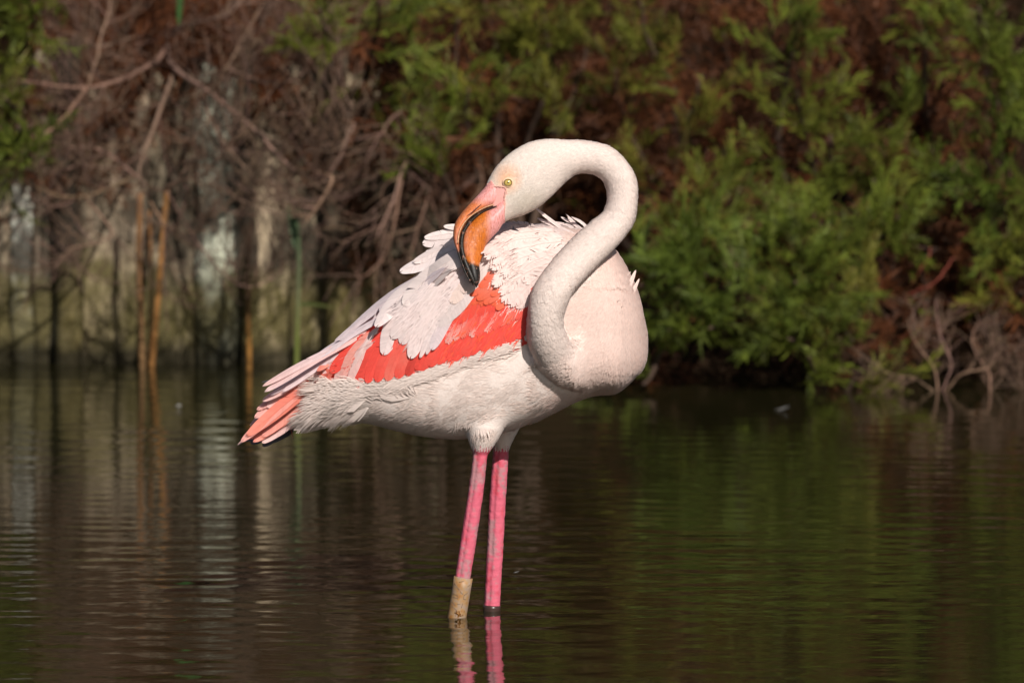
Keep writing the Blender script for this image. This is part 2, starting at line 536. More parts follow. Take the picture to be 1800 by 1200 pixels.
def spray_mesh(name, protos, Pos, Dir, Len, Tint, seed):
    r = np.random.default_rng(seed)
    Rm = frames(Dir, r)
    which = r.integers(0, len(protos), len(Pos))
    g = Geo()
    for k, (V, F3, F4, C) in enumerate(protos):
        idx = np.where(which == k)[0]
        if not len(idx): continue
        W = np.einsum('iab,vb->iva', Rm[idx] * Len[idx][:, None, None], V) + Pos[idx][:, None, :]
        m, nv = len(idx), len(V)
        off = (np.arange(m) * nv)[:, None, None]
        g.add(W.reshape(-1, 3), (F3[None] + off).reshape(-1, 3), (F4[None] + off).reshape(-1, 4),
              (C[None] * Tint[idx][:, None, :]).reshape(-1, 3))
    return g.mesh(name, smooth=False)

GREEN = np.array([0.145, 0.175, 0.023]); OLIVE = np.array([0.165, 0.155, 0.024]); DEEP = np.array([0.115, 0.16, 0.023])
RUST = np.array([0.18, 0.058, 0.022]); BROWN = np.array([0.06, 0.027, 0.015]); REDB = np.array([0.16, 0.045, 0.02])

def clump_points(px, py, rx, ry, y, depth, n, r, up=0.45, per=7):
    """n sprays over an ellipsoid of foliage; returns positions and directions"""
    c = U(px, py, y)
    s = (y + 15) / FPX
    k = max(1, n // per)
    d = norm(r.normal(0, 1, (k, 3)))
    d[:, 1] = np.where(r.uniform(0, 1, k) < 0.85, -np.abs(d[:, 1]), d[:, 1])
    rad = r.uniform(0.2, 1.0, k) ** 0.7
    Pc = c + d * rad[:, None] * np.array([rx * s, depth, ry * s])
    Dc = norm(d * np.array([0.7, 0.5, 0.5]) + np.array([0, -0.25, up]) + r.normal(0, 0.3, (k, 3)))
    w = r.integers(0, k, n)
    D = norm(Dc[w] + r.normal(0, 0.3, (n, 3)))
    P = Pc[w] + Dc[w] * r.uniform(-0.08, 0.08, (n, 1)) + r.normal(0, 0.012, (n, 3))
    return P, D

def shrub(name, label, cat, base_px, clumps, seed, group=None, by=5.6):
    """clumps: (px, py, rx, ry, y, depth, n_green, n_dry, tint)"""
    r = np.random.default_rng(seed)
    b = U(base_px[0], base_px[1], by)
    b[2] = float(ground_z(np.array([b[0]]), np.array([b[1]]))[0])
    root = empty(name, b, label, cat, group)
    gp, gd, gl, gt, dp, dd, dl, dt = [], [], [], [], [], [], [], []
    for ci, (px, py, rx, ry, y, depth, ng, nd, tint) in enumerate(clumps):
        c = U(px, py, y)
        mid = b * 0.5 + c * 0.5 + np.array([r.normal(0, .04), r.uniform(0.0, 0.12), r.uniform(-0.02, 0.05)])
        Pth = smooth_path([b + r.normal(0, .015, 3), mid, c, c + (c - mid) * 0.25 + np.array([0, -0.04, 0.02])], 14)
        Pth += np.cumsum(r.normal(0, 0.003, Pth.shape), 0)
        V, F3, F4 = tube(Pth, np.linspace(0.011, 0.003, 14), 6)
        link('branch', mesh_from('branch', V, [F3, F4], np.broadcast_to(np.array([0.085, 0.055, 0.04]), (len(V), 3))), M['twig'], root)
        ng = int(round(ng * (1.0 if tint is DEEP else 0.72 if tint is GREEN else 0.72)))
        nd = int(round(nd * 1.35))
        if ng:
            P, D = clump_points(px, py, rx, ry, y, depth, ng, r)
            gp.append(P); gd.append(D); gl.append(r.uniform(0.055, 0.13, ng))
            mixv = r.uniform(0, 1, (ng, 1))
            T = tint * (1 - 0.5 * mixv) + (DEEP if r.uniform() < .5 else OLIVE) * 0.5 * mixv
            gt.append(T * r.uniform(0.5, 1.35, (ng, 1)))
        if nd:
            P, D = clump_points(px, py, rx * 1.15, ry * 1.15, y + 0.16, depth * 1.2, nd, r, 0.1, 3)
            dp.append(P); dd.append(D); dl.append(r.uniform(0.06, 0.13, nd))
            mixv = r.uniform(0, 1, (nd, 1))
            dt.append((RUST * mixv + BROWN * (1 - mixv)) * r.uniform(0.6, 1.3, (nd, 1)))
    cc = lambda a: np.concatenate(a)
    if gp: link('green_foliage', spray_mesh('green_foliage', SPRAYS, cc(gp), cc(gd), cc(gl), cc(gt), seed), M['foliage'], root)
    if dp: link('dead_foliage', spray_mesh('dead_foliage', DRY, cc(dp), cc(dd), cc(dl), cc(dt), seed + 1), M['foliage'], root)
    return root

def rcl(px, py, rx, ry, y, depth, ng, nd=0, tint=GREEN):
    return (px, py, rx, ry, y, depth, ng, nd, tint)

G_SH = 'green seablite shrubs on the bank'
shrub('seablite_shrub', 'broad green shrub overhanging the dark hollow beside the bird breast', 'shrub', (1250, 560), [
    rcl(1215, 420, 95, 60, 5.15, 0.16, 95, 20), rcl(1170, 500, 60, 70, 5.05, 0.12, 60, 10, DEEP), rcl(1270, 500, 90, 70, 4.98, 0.16, 110, 10, DEEP),
    rcl(1150, 590, 40, 60, 5.1, 0.1, 36, 20), rcl(1260, 575, 70, 30, 4.98, 0.12, 40, 10), rcl(1330, 420, 70, 60, 5.12, 0.14, 70, 20),
    rcl(1150, 660, 30, 30, 5.0, 0.05, 12, 12)], 11)
shrub('seablite_shrub', 'dense green shrub leaning over the water beside the bare grey twigs', 'shrub', (1450, 600), [
    rcl(1400, 500, 80, 70, 4.95, 0.16, 110, 10, DEEP), rcl(1480, 440, 90, 60, 5.08, 0.15, 90, 15), rcl(1400, 590, 50, 40, 4.93, 0.1, 45, 5, DEEP),
    rcl(1560, 410, 55, 45, 5.1, 0.1, 45, 15, GREEN), rcl(1530, 520, 70, 35, 5.0, 0.1, 45, 15, OLIVE), rcl(1480, 590, 70, 25, 4.95, 0.1, 26, 15, OLIVE)], 12)
shrub('low_seablite', 'low green tuft growing straight out of the water', 'shrub', (1430, 670), [
    rcl(1420, 660, 45, 25, 4.93, 0.06, 22, 4), rcl(1500, 670, 50, 16, 4.92, 0.05, 14, 4, OLIVE)], 13, by=4.95)
shrub('seablite_shrub', 'tall bright green shrub with long hanging sprays and dark red gaps', 'shrub', (1760, 560), [
    rcl(1730, 80, 80, 90, 5.3, 0.18, 120, 20), rcl(1770, 200, 60, 80, 5.25, 0.15, 75, 20), rcl(1740, 320, 60, 70, 5.2, 0.14, 70, 20, DEEP),
    rcl(1770, 440, 55, 70, 5.15, 0.12, 60, 25), rcl(1790, 520, 40, 30, 5.1, 0.1, 25, 10, OLIVE), rcl(1880, 250, 70, 250, 5.3, 0.2, 120, 20), rcl(1640, 60, 40, 60, 5.35, 0.12, 30, 20)], 14)
shrub('seablite_shrub', 'loose green shrub of upright sprays beside the rusty dead shrub', 'shrub', (1430, 420), [
    rcl(1385, 90, 45, 80, 5.45, 0.12, 60, 20), rcl(1400, 210, 55, 60, 5.4, 0.12, 50, 25), rcl(1470, 290, 90, 55, 5.35, 0.12, 70, 30), rcl(1560, 260, 60, 60, 5.4, 0.1, 36, 30, DEEP),
    rcl(1620, 330, 50, 60, 5.3, 0.1, 45, 20), rcl(1500, 360, 70, 30, 5.25, 0.1, 40, 15)], 15)
shrub('seablite_shrub', 'sparse olive shrub with a curled drooping spray behind the bird neck', 'shrub', (1180, 380), [
    rcl(1215, 195, 55, 20, 5.45, 0.08, 26, 25, OLIVE), rcl(1150, 70, 70, 60, 5.6, 0.15, 50, 30, OLIVE), rcl(1150, 330, 60, 60, 5.45, 0.12, 34, 45, OLIVE), rcl(1080, 170, 60, 70, 5.55, 0.12, 36, 45, OLIVE),
    rcl(1240, 340, 60, 50, 5.35, 0.1, 24, 45, GREEN)], 16)
shrub('seablite_shrub', 'olive green shrub arching over the bank above the bird head', 'shrub', (930, 300), [
    rcl(960, 50, 90, 70, 5.65, 0.16, 85, 30, OLIVE), rcl(880, 110, 60, 60, 5.6, 0.12, 45, 35, OLIVE), rcl(1020, 130, 50, 60, 5.65, 0.12, 26, 40, OLIVE), rcl(960, 190, 70, 50, 5.6, 0.1, 20, 60, OLIVE), rcl(860, 20, 60, 50, 5.7, 0.12, 40, 20, OLIVE)], 17)
shrub('seablite_shrub', 'green shrub with drooping tips next to the tangle of dead branches', 'shrub', (780, 380), [
    rcl(790, 110, 55, 80, 5.5, 0.12, 55, 40), rcl(820, 210, 70, 50, 5.4, 0.12, 48, 40, OLIVE), rcl(770, 280, 50, 40, 5.35, 0.1, 32, 30, GREEN), rcl(720, 220, 30, 40, 5.4, 0.08, 12, 30), rcl(740, 40, 50, 50, 5.6, 0.1, 24, 40)], 18)
shrub('seablite_shrub', 'small light green shrub peeping through the top of dead branches', 'shrub', (620, 140), [
    rcl(660, 40, 40, 50, 5.3, 0.08, 60, 15, GREEN), rcl(575, 60, 35, 55, 5.25, 0.07, 44, 10, GREEN), rcl(690, 100, 40, 50, 5.7, 0.1, 8, 40)], 19, by=6.1)
shrub('seablite_shrub', 'fresh green shrub above the far end of the board wall', 'shrub', (60, 150), [
    rcl(60, 15, 80, 40, 5.15, 0.1, 110, 20), rcl(40, 85, 40, 40, 5.15, 0.08, 36, 15), rcl(-40, 60, 60, 80, 5.3, 0.12, 40, 20)], 20, by=6.15)
shrub('seablite_shrub', 'green shrub drooping over the wall under a bare branch', 'shrub', (30, 160), [
    rcl(35, 240, 42, 45, 5.12, 0.08, 64, 15, DEEP), rcl(20, 190, 40, 40, 5.15, 0.08, 34, 15, OLIVE), rcl(-40, 260, 50, 60, 5.4, 0.1, 30, 10)], 21, by=6.1)

G_DEAD = 'rusty dead shrubs on the bank'
shrub('dead_seablite', 'rusty brown dead shrub between two green shrubs', 'shrub', (1580, 420), [
    rcl(1570, 110, 80, 100, 5.6, 0.15, 4, 200), rcl(1560, 230, 80, 80, 5.55, 0.15, 6, 160), rcl(1480, 120, 50, 100, 5.65, 0.12, 8, 90), rcl(1640, 200, 50, 90, 5.55, 0.1, 14, 80)], 31)
shrub('dead_seablite', 'dark brown withered shrub behind the curled olive spray', 'shrub', (1280, 420), [
    rcl(1270, 110, 70, 100, 5.75, 0.15, 4, 170), rcl(1270, 270, 80, 80, 5.6, 0.14, 6, 170), rcl(1330, 340, 50, 60, 5.5, 0.1, 4, 60), rcl(1150, 230, 60, 80, 5.75, 0.12, 2, 110)], 32)
shrub('dead_seablite', 'withered brown shrub with reddish stems above the grey twigs', 'shrub', (1650, 600), [
    rcl(1650, 430, 60, 70, 5.4, 0.12, 4, 130), rcl(1680, 540, 80, 50, 5.35, 0.12, 2, 130), rcl(1620, 540, 50, 50, 5.3, 0.1, 4, 60), rcl(1780, 600, 50, 50, 5.4, 0.1, 0, 50)], 33)
shrub('dead_seablite', 'brown withered shrub seen through the loop of the bird neck', 'shrub', (960, 420), [
    rcl(960, 300, 80, 80, 5.75, 0.14, 4, 150), rcl(1040, 300, 60, 90, 5.7, 0.12, 4, 110), rcl(880, 280, 60, 70, 5.7, 0.12, 4, 90), rcl(1070, 80, 50, 60, 5.85, 0.1, 4, 70)], 34, by=6.0)
shrub('dead_seablite', 'reddish brown dead foliage behind the fan of pale dead branches', 'shrub', (640, 300), [
    rcl(660, 150, 70, 80, 5.85, 0.12, 2, 130), rcl(730, 160, 50, 60, 5.75, 0.1, 2, 70), rcl(560, 130, 60, 60, 5.95, 0.1, 0, 70)], 35, by=6.2)
shrub('dead_seablite', 'rust red dead shrub among branches on top of the wall', 'shrub', (200, 180), [
    rcl(220, 50, 90, 50, 5.85, 0.12, 0, 120), rcl(120, 150, 70, 50, 5.7, 0.1, 2, 100), rcl(330, 60, 80, 50, 5.95, 0.1, 0, 80), rcl(440, 70, 70, 60, 6.0, 0.1, 0, 80),
    rcl(60, 300, 90, 30, 5.66, 0.05, 0, 60), rcl(200, 230, 110, 50, 5.66, 0.06, 0, 110), rcl(340, 110, 110, 40, 5.7, 0.06, 0, 90), rcl(500, 130, 90, 50, 5.7, 0.06, 0, 90), rcl(610, 260, 90, 60, 5.66, 0.06, 0, 90), rcl(680, 380, 60, 80, 5.66, 0.06, 0, 80)], 36, by=6.25)
for px, lab, sd in ((-330, 'green shrub hanging over the wall past the drooping green shrub', 71), (-680, 'green shrub over the outermost stretch of the board wall', 72),
                    (2060, 'green shrub at the waterline past the grey twigs', 73), (2380, 'outermost green shrub along the open bank', 74)):
    left = px < 0
    yy = 5.35 if left else 5.1
    shrub('seablite_shrub', lab, 'shrub', (px, 400), [
        rcl(px, 60, 160, 110, yy + .15, 0.15, 120, 80, GREEN), rcl(px - 90, 240, 110, 70, yy, 0.12, 60, 70, DEEP if left else OLIVE), rcl(px + 90, 220, 110, 80, yy + .1, 0.12, 50, 90, GREEN)] + ([] if left else [
        rcl(px, 430, 170, 110, 5.0, 0.16, 130, 60, DEEP), rcl(px - 60, 590, 150, 60, 4.95, 0.12, 50, 50, GREEN)]), sd, by=6.1 if left else 5.6)
# the hedge goes on above the frame; seen in the water's reflection
back = [(-680, -150), (-410, -160), (-150, -160), (150, -170), (420, -150), (680, -160), (930, -170), (1180, -150), (1430, -170), (1680, -150), (1930, -160), (2200, -150), (2470, -160)]
backlabels = ['over the outermost stretch of the board wall', 'over the shrub hanging past the drooping one', 'at the far end of the wall', 'over the rust red dead shrub', 'over the tangle of dead branches', 'over the small light green shrub', 'over the arching olive shrub',
              'over the curled olive spray', 'over the loose upright shrub', 'over the rusty dead shrub', 'beside the tall bright green shrub', 'past the grey twigs', 'over the outermost green shrub']
for k, (px, py) in enumerate(back):
    shrub('hedge_shrub', 'tall hedge shrub on the upper bank ' + backlabels[k], 'shrub', (px, 60), [
        rcl(px, py, 150, 130, 6.3, 0.25, 90, 40, [GREEN, OLIVE, DEEP][k % 3]), rcl(px + 60, py - 260, 150, 150, 6.7, 0.3, 80, 30, GREEN),
        rcl(px - 60, py - 520, 150, 150, 7.1, 0.3, 70, 20, OLIVE),
        rcl(px, py - 800, 160, 170, 7.4, 0.3, 110, 40, GREEN), rcl(px + 30, py - 1150, 160, 190, 7.6, 0.3, 100, 40, GREEN)], 60 + k, by=6.7)

# ------------------------------------------------------------------ bare dead branches
def twig_path(p, d, L, r, curl=np.array([0, 0, 0.0]), n=9, wob=0.07):
    P = [np.array(p, float)]
    d = norm(d)
    for k in range(n - 1):
        d = norm(d + curl / n + r.normal(0, wob, 3) / math.sqrt(n) * np.array([1, .7, 1]))
        P.append(P[-1] + d * L / (n - 1))
    return np.array(P)

def twig_col(r, light=1.0):
    v = r.uniform(0.6, 1.25) * light
    return np.array([0.17, 0.108, 0.078]) * v * np.array([1, r.uniform(0.9, 1.05), r.uniform(0.85, 1.05)])

def add_twigs(g, paths, r, level, L, rad, k, up=0.9, light=1.0):
    for P in paths:
        bias = r.normal(0, 1, 3) * np.array([1, 0.4, 1])
        for q in range(k):
            s = r.uniform(0.15, 0.98)
            i = min(int(s * (len(P) - 1)), len(P) - 2)
            d0 = norm(P[i + 1] - P[i])
            side = bias * 0.8 + r.normal(0, 0.8, 3) * np.array([1, 0.55, 1]); side -= d0 * (side @ d0)
            d = norm(d0 * 0.8 + norm(side) * 0.9)
            T = twig_path(P[i], d, L * r.uniform(0.5, 1.3), r, np.array([r.normal(0, .5), -0.1, up * r.uniform(0.2, 1.3)]))
            V, F3, F4 = tube(T, np.linspace(rad, rad * 0.4, len(T)), 4, False)
            g.add(V, F3, F4, twig_col(r, light))
            if level > 0:
                add_twigs(g, [T], r, level - 1, L * 0.55, rad * 0.65, 3, up, light)

def dead_tree(name, label, base, limbs, seed, k=9, L=0.16, level=1, rad=0.0032, up=0.9, light=1.0, cat='dead shrub', col=None, wk=1.0):
    r = np.random.default_rng(seed)
    root = empty(name, base, label, cat)
    for pts, w in limbs:
        xy = np.array([(p[0], p[1]) for p in pts], float); ys = np.array([p[2] for p in pts])
        W = np.array([U(a, b, y) for (a, b), y in zip(xy, ys)])
        P = smooth_path(W, 26)
        P += np.cumsum(r.normal(0, 0.0012, P.shape), 0)
        V, F3, F4 = tube(P, np.linspace(w, w * 0.4, len(P)) * 0.72 * wk / 723 / 2, 7)
        limb = link('limb', mesh_from('limb', V, [F3, F4], np.broadcast_to(twig_col(r, light * 1.6) if col is None else np.array(col), (len(V), 3))), M['twig'], root)
        if not k:
            continue
        g = Geo()
        add_twigs(g, [P], r, level, L, rad, k, up, light)
        tw = link('twigs', g.mesh('twigs'), M['twig'], limb, kind='stuff')
        tw.matrix_parent_inverse = Matrix.Identity(4)
    return root

dead_tree('dead_shrub', 'grey brown tangle of dead arching branches hanging over the wall', (px_x(330, 6.1), 6.1, 0.62), [
    ([(300, 20, 6.05), (300, 110, 5.75), (370, 165, 5.5), (450, 230, 5.3), (520, 300, 5.2), (580, 300, 5.15), (622, 215, 5.1)], 15),
    ([(300, 20, 6.05), (290, 90, 5.8), (235, 135, 5.5), (150, 160, 5.35), (60, 150, 5.3), (-30, 140, 5.3)], 14),
    ([(150, 158, 5.35), (120, 200, 5.25), (75, 240, 5.2), (20, 285, 5.15)], 10),
    ([(150, 158, 5.35), (170, 100, 5.35), (185, 40, 5.4), (200, -20, 5.45)], 8),
    ([(370, 165, 5.5), (400, 120, 5.45), (430, 60, 5.5), (470, -10, 5.6)], 9),
    ([(310, 120, 5.75), (270, 220, 5.5), (240, 310, 5.35), (290, 330, 5.25), (340, 270, 5.2)], 12),
    ([(240, 310, 5.35), (170, 260, 5.3), (120, 255, 5.25)], 8),
    ([(240, 310, 5.35), (150, 350, 5.25), (80, 340, 5.2), (30, 300, 5.2)], 9),
    ([(450, 230, 5.3), (500, 260, 5.15), (560, 270, 5.1), (610, 260, 5.05), (630, 180, 5.05)], 8),
    ([(520, 300, 5.2), (580, 310, 5.1), (560, 360, 5.1), (530, 400, 5.1)], 9),
    ([(430, 60, 5.5), (500, 90, 5.4), (560, 30, 5.4), (600, -20, 5.4)], 9),
    ([(280, 60, 5.9), (340, 40, 5.6), (400, 20, 5.5), (450, -30, 5.5)], 9),
    ([(290, 330, 5.25), (370, 300, 5.15), (420, 240, 5.1), (440, 220, 5.1)], 8),
    ([(150, 350, 5.25), (190, 410, 5.2), (130, 430, 5.2), (110, 436, 5.2)], 7),
    ([(240, 320, 5.35), (280, 380, 5.3), (300, 400, 5.3), (360, 400, 5.25)], 6),
    ([(250, 60, 5.9), (180, 80, 5.6), (120, 60, 5.5), (70, 100, 5.4)], 8),
    ([(330, 120, 5.7), (380, 220, 5.45), (420, 280, 5.35), (480, 320, 5.3), (540, 300, 5.25)], 7),
    ([(400, 120, 5.45), (460, 150, 5.35), (520, 150, 5.3), (545, 100, 5.3)], 8),
    ([(290, 330, 5.3), (380, 470, 5.35), (440, 500, 5.4), (500, 470, 5.45)], 5),
    ], 41, k=19, L=0.22, level=1, rad=0.0018, up=1.7, light=0.98)
dead_tree('dead_shrub', 'thin dead branches hanging in front of the dark bank behind the wing', (px_x(760, 5.9), 5.9, 0.5), [
    ([(800, 190, 5.7), (750, 230, 5.45), (710, 290, 5.3), (690, 350, 5.2), (660, 420, 5.15)], 9),
    ([(790, 180, 5.7), (740, 180, 5.45), (690, 200, 5.3), (650, 260, 5.25)], 8),
    ([(800, 200, 5.7), (760, 330, 5.4), (735, 410, 5.3), (720, 470, 5.25)], 7),
    ([(710, 290, 5.3), (680, 440, 5.3), (640, 490, 5.3), (620, 470, 5.3)], 6),
    ([(800, 200, 5.7), (850, 300, 5.5), (830, 360, 5.4)], 6)], 42, k=13, L=0.16, rad=0.002, up=-0.5, light=1.0)
dead_tree('bare_twig_clump', 'clump of bare grey twigs standing in the water at the bank', (px_x(1650, 4.98), 4.98, -0.02), [
    ([(1650, 690, 4.95), (1640, 640, 4.95), (1610, 600, 4.95), (1590, 560, 5.0)], 9),
    ([(1655, 690, 4.97), (1670, 640, 4.95), (1650, 590, 4.97), (1645, 530, 5.05)], 8),
    ([(1660, 690, 4.96), (1690, 650, 4.93), (1730, 640, 4.93), (1760, 600, 4.95)], 8),
    ([(1738, 695, 4.95), (1735, 660, 4.95), (1710, 610, 4.97), (1720, 570, 5.0)], 8),
    ([(1645, 690, 4.94), (1600, 660, 4.9), (1560, 650, 4.9), (1545, 630, 4.9)], 7),
    ([(1740, 695, 4.96), (1770, 660, 4.95), (1790, 640, 4.95)], 6),
    ([(1796, 700, 4.93), (1795, 670, 4.93), (1792, 640, 4.94)], 8)], 43, k=12, L=0.10, level=1, rad=0.0015, up=0.4, light=1.0, wk=0.6)
dead_tree('red_stem', 'two reddish bare stems slanting out of the withered shrub', (px_x(1600, 5.2), 5.2, 0.12), [
    ([(1600, 500, 5.05), (1625, 470, 5.02), (1642, 440, 5.0)], 8), ([(1590, 520, 5.05), (1640, 495, 5.0), (1675, 455, 5.0)], 7)], 44, k=0, col=(0.24, 0.06, 0.04))

# ------------------------------------------------------------------ flamingo
YB = 0.02                            # depth of the bird's middle plane

def loft(st, sides=36, sup=2.0, caps=True, notch=None):
    """st: rows (ax, ay, bx, by, y, w): two outline pixels, depth, half thickness"""
    V = []
    th = np.linspace(0, 2 * math.pi, sides, endpoint=False)
    c, s = np.cos(th), np.sin(th)
    cu = np.sign(c) * np.abs(c) ** (2 / sup); su = np.sign(s) * np.abs(s) ** (2 / sup)
    k = np.ones(sides)
    if notch:
        k = 1 - notch[1] * np.exp(-((th - notch[0]) / notch[2]) ** 2)
    for ax, ay, bx, by, y, w in st:
        A, B = U(ax, ay, y), U(bx, by, y)
        m, h = (A + B) / 2, (A - B) / 2
        V.append(m + (k * cu)[:, None] * h + (k * su)[:, None] * np.array([0, -w, 0]))
    n = len(st)
    V = np.concatenate(V)
    i = np.arange(n - 1)[:, None] * sides; j = np.arange(sides)[None, :]; kk = (j + 1) % sides
    F4 = np.stack([i + j, i + kk, i + sides + kk, i + sides + j], -1).reshape(-1, 4)
    F3 = np.zeros((0, 3), int)
    if caps:
        V = np.concatenate([V, V[:sides].mean(0, keepdims=True), V[-sides:].mean(0, keepdims=True)])
        jj = np.arange(sides); kj = (jj + 1) % sides
        F3 = np.concatenate([np.stack([np.full(sides, n * sides), kj, jj], -1),
                             np.stack([np.full(sides, n * sides + 1), (n - 1) * sides + jj, (n - 1) * sides + kj], -1)])
    return V, F3, F4

def lofted(st, n, **kw):
    return loft(smooth_path(st, n), **kw)

body_st = [(505, 708, 512, 752, YB, .020), (525, 692, 530, 752, YB, .042), (560, 664, 560, 747, YB, .064), (600, 622, 600, 741, YB, .086), (650, 572, 648, 744, YB, .102),
           (700, 524, 696, 756, YB, .114), (750, 478, 748, 767, YB, .124), (800, 440, 800, 771, YB, .131), (850, 416, 850, 767, YB, .135),
           (900, 400, 902, 755, YB, .135), (950, 394, 955, 735, YB, .136), (1000, 398, 1008, 708, YB, .136), (1040, 408, 1045, 695, YB, .132),
           (1080, 438, 1085, 690, YB, .116), (1108, 482, 1112, 670, YB, .088), (1124, 520, 1128, 652, YB, .058), (1132, 556, 1135, 638, YB, .036), (1138, 580, 1139, 622, YB, .018)]
hn = [(852, 330, 880, 394, -.078, .021), (864, 306, 898, 385, -.074, .027), (880, 285, 922, 377, -.070, .031), (902, 266, 945, 365, -.066, .0325), (930, 251, 966, 348, -.062, .032),
      (960, 245, 986, 328, -.056, .031), (990, 246, 1004, 312, -.052, .031), (1022, 247, 1020, 305, -.050, .029), (1050, 251, 1040, 306, -.050, .028), (1075, 260, 1054, 313, -.050, .028),
      (1096, 278, 1062, 323, -.052, .028), (1112, 300, 1066, 335, -.056, .028), (1120, 325, 1067, 346, -.060, .028), (1120, 355, 1066, 358, -.064, .029), (1115, 388, 1059, 373, -.070, .030),
      (1098, 416, 1040, 389, -.082, .031), (1075, 442, 1016, 410, -.094, .032), (1047, 470, 985, 441, -.110, .034), (1022, 496, 958, 474, -.126, .035), (1004, 521, 939, 504, -.136, .035),
      (993, 548, 928, 540, -.138, .035), (991, 570, 926, 577, -.134, .035), (996, 588, 930, 607, -.127, .035), (1004, 600, 942, 635, -.116, .035), (1016, 609, 960, 660, -.100, .037),
      (1035, 614, 990, 680, -.080, .039), (1056, 622, 1030, 688, -.058, .040), (1074, 634, 1058, 687, -.032, .040), (1092, 640, 1085, 680, -.004, .036), (1104, 640, 1100, 665, .03, .02)]
wing_st = [(955, 490, 952, 572, -.060, .014), (930, 465, 928, 588, -.070, .024), (905, 450, 902, 602, -.076, .030), (870, 430, 868, 616, -.080, .034), (800, 455, 798, 640, -.074, .034), (730, 508, 726, 660, -.064, .032),
           (670, 558, 664, 670, -.052, .030), (610, 612, 606, 668, -.040, .026), (560, 648, 560, 676, -.026, .020), (525, 672, 527, 688, -.014, .012)]
thigh_n = [(790, 660, 925, 660, -.030, .060), (800, 705, 915, 705, -.034, .056), (812, 740, 895, 740, -.040, .044), (821, 768, 878, 768, -.045, .030), (828, 788, 864, 790, -.045, .019), (832, 798, 858, 798, -.045, .013)]
thigh_f = [(840, 690, 960, 690, .075, .060), (858, 740, 925, 735, .072, .040), (866, 765, 908, 762, .070, .024), (868, 788, 896, 787, .070, .014)]
zb = 1085 + 290
leg_n = [(833, 780, 859, 780, -.045, .0135), (831, 800, 857, 800, -.045, .0135), (822, 870, 849, 870, -.045, .0132), (811, 940, 839, 940, -.045, .0132), (800.5, 1010, 828, 1010, -.045, .0132), (789, 1085, 818, 1085, -.045, .0135), (745, zb, 776, zb, -.045, .014)]
leg_f = [(868, 775, 895, 775, .07, .0135), (866, 800, 894, 800, .07, .0135), (860, 880, 889, 880, .07, .0135), (856, 960, 885, 960, .07, .0135), (851, 1060, 879, 1060, .07, .0135), (835, zb, 863, zb, .07, .0135)]
gb = Geo()
gb.add(*lofted(body_st, 60, sides=64, sup=2.45))
gb.add(*lofted(hn, 170, sides=40))
gb.add(*lofted(wing_st, 40, sides=40, sup=2.3))
far_wing = [(a, b, c, d, 2 * YB - y, w) for a, b, c, d, y, w in wing_st]
gb.add(*lofted(far_wing, 40, sides=40, sup=2.3))
crop_st = [(1004, 580, 1006, 640, -.072, .026), (1028, 548, 1030, 664, -.060, .056), (1055, 540, 1057, 680, -.050, .063), (1080, 545, 1082, 682, -.040, .062), (1105, 560, 1107, 668, -.020, .050), (1118, 585, 1119, 645, 0, .030)]
gb.add(*lofted(crop_st, 30))
gb.add(*lofted(thigh_n, 24)); gb.add(*lofted(thigh_f, 24))
gb.add(*lofted(leg_n, 40, sides=48, notch=(1.12, .22, .16))); gb.add(*lofted(leg_f, 40, sides=48, notch=(1.12, .22, .16)))
tmp_me = gb.mesh('flamingo_lofts')
tmp = bpy.data.objects.new('flamingo_lofts', tmp_me)
COL.objects.link(tmp)
md = tmp.modifiers.new('remesh', 'REMESH'); md.mode = 'VOXEL'; md.voxel_size = 0.0021; md.use_smooth_shade = True
sm = tmp.modifiers.new('smooth', 'SMOOTH'); sm.factor = 0.5; sm.iterations = 5
dg = bpy.context.evaluated_depsgraph_get()
body_me = bpy.data.meshes.new_from_object(tmp.evaluated_get(dg))
bpy.data.objects.remove(tmp); bpy.data.meshes.remove(tmp_me)
nv = len(body_me.vertices)
BV = np.empty(nv * 3, np.float32); body_me.vertices.foreach_get('co', BV); BV = BV.reshape(-1, 3).astype(float)
BN = np.empty(nv * 3, np.float32); body_me.vertices.foreach_get('normal', BN); BN = BN.reshape(-1, 3).astype(float)
body_me.calc_loop_triangles()
BT = np.empty(len(body_me.loop_triangles) * 3, np.int32); body_me.loop_triangles.foreach_get('vertices', BT); BT = BT.reshape(-1, 3)
E = np.concatenate([BT[:, [0, 1]], BT[:, [1, 2]], BT[:, [2, 0]]])
px_, py_ = proj(BV)
def relax(mask, it):
    m = mask[E[:, 0]]; e0, e1 = E[m, 0], E[m, 1]
    cnt = np.bincount(e0, minlength=nv).astype(float); sel = np.where(mask & (cnt > 0))[0]
    for _ in range(it):
        for c in range(3):
            acc = np.bincount(e0, weights=BV[e1, c], minlength=nv)
            BV[sel, c] = 0.4 * BV[sel, c] + 0.6 * acc[sel] / cnt[sel]
relax((px_ > 1018) & (px_ < 1128) & (py_ > 575) & (py_ < 686) & (BV[:, 1] < YB), 100)
relax((px_ > 1010) & (px_ < 1120) & (py_ > 500) & (py_ < 660) & (BV[:, 1] < YB), 130)
relax((np.hypot(px_ - 1032, py_ - 610) < 36) & (BV[:, 1] < YB), 250)
relax((px_ > 1098) & (py_ > 430), 60)
relax((px_ > 1045) & (py_ > 650) & (py_ < 760), 80)
relax((px_ > 775) & (px_ < 945) & (py_ > 625) & (py_ < 752) & (BV[:, 1] < YB), 220)
relax((px_ > 890) & (px_ < 935) & (py_ > 430) & (py_ < 600) & (BV[:, 1] < YB), 60)
lg = (py_ > 800) & (BV[:, 1] > -.08)
zz = BV[lg][:, 2]
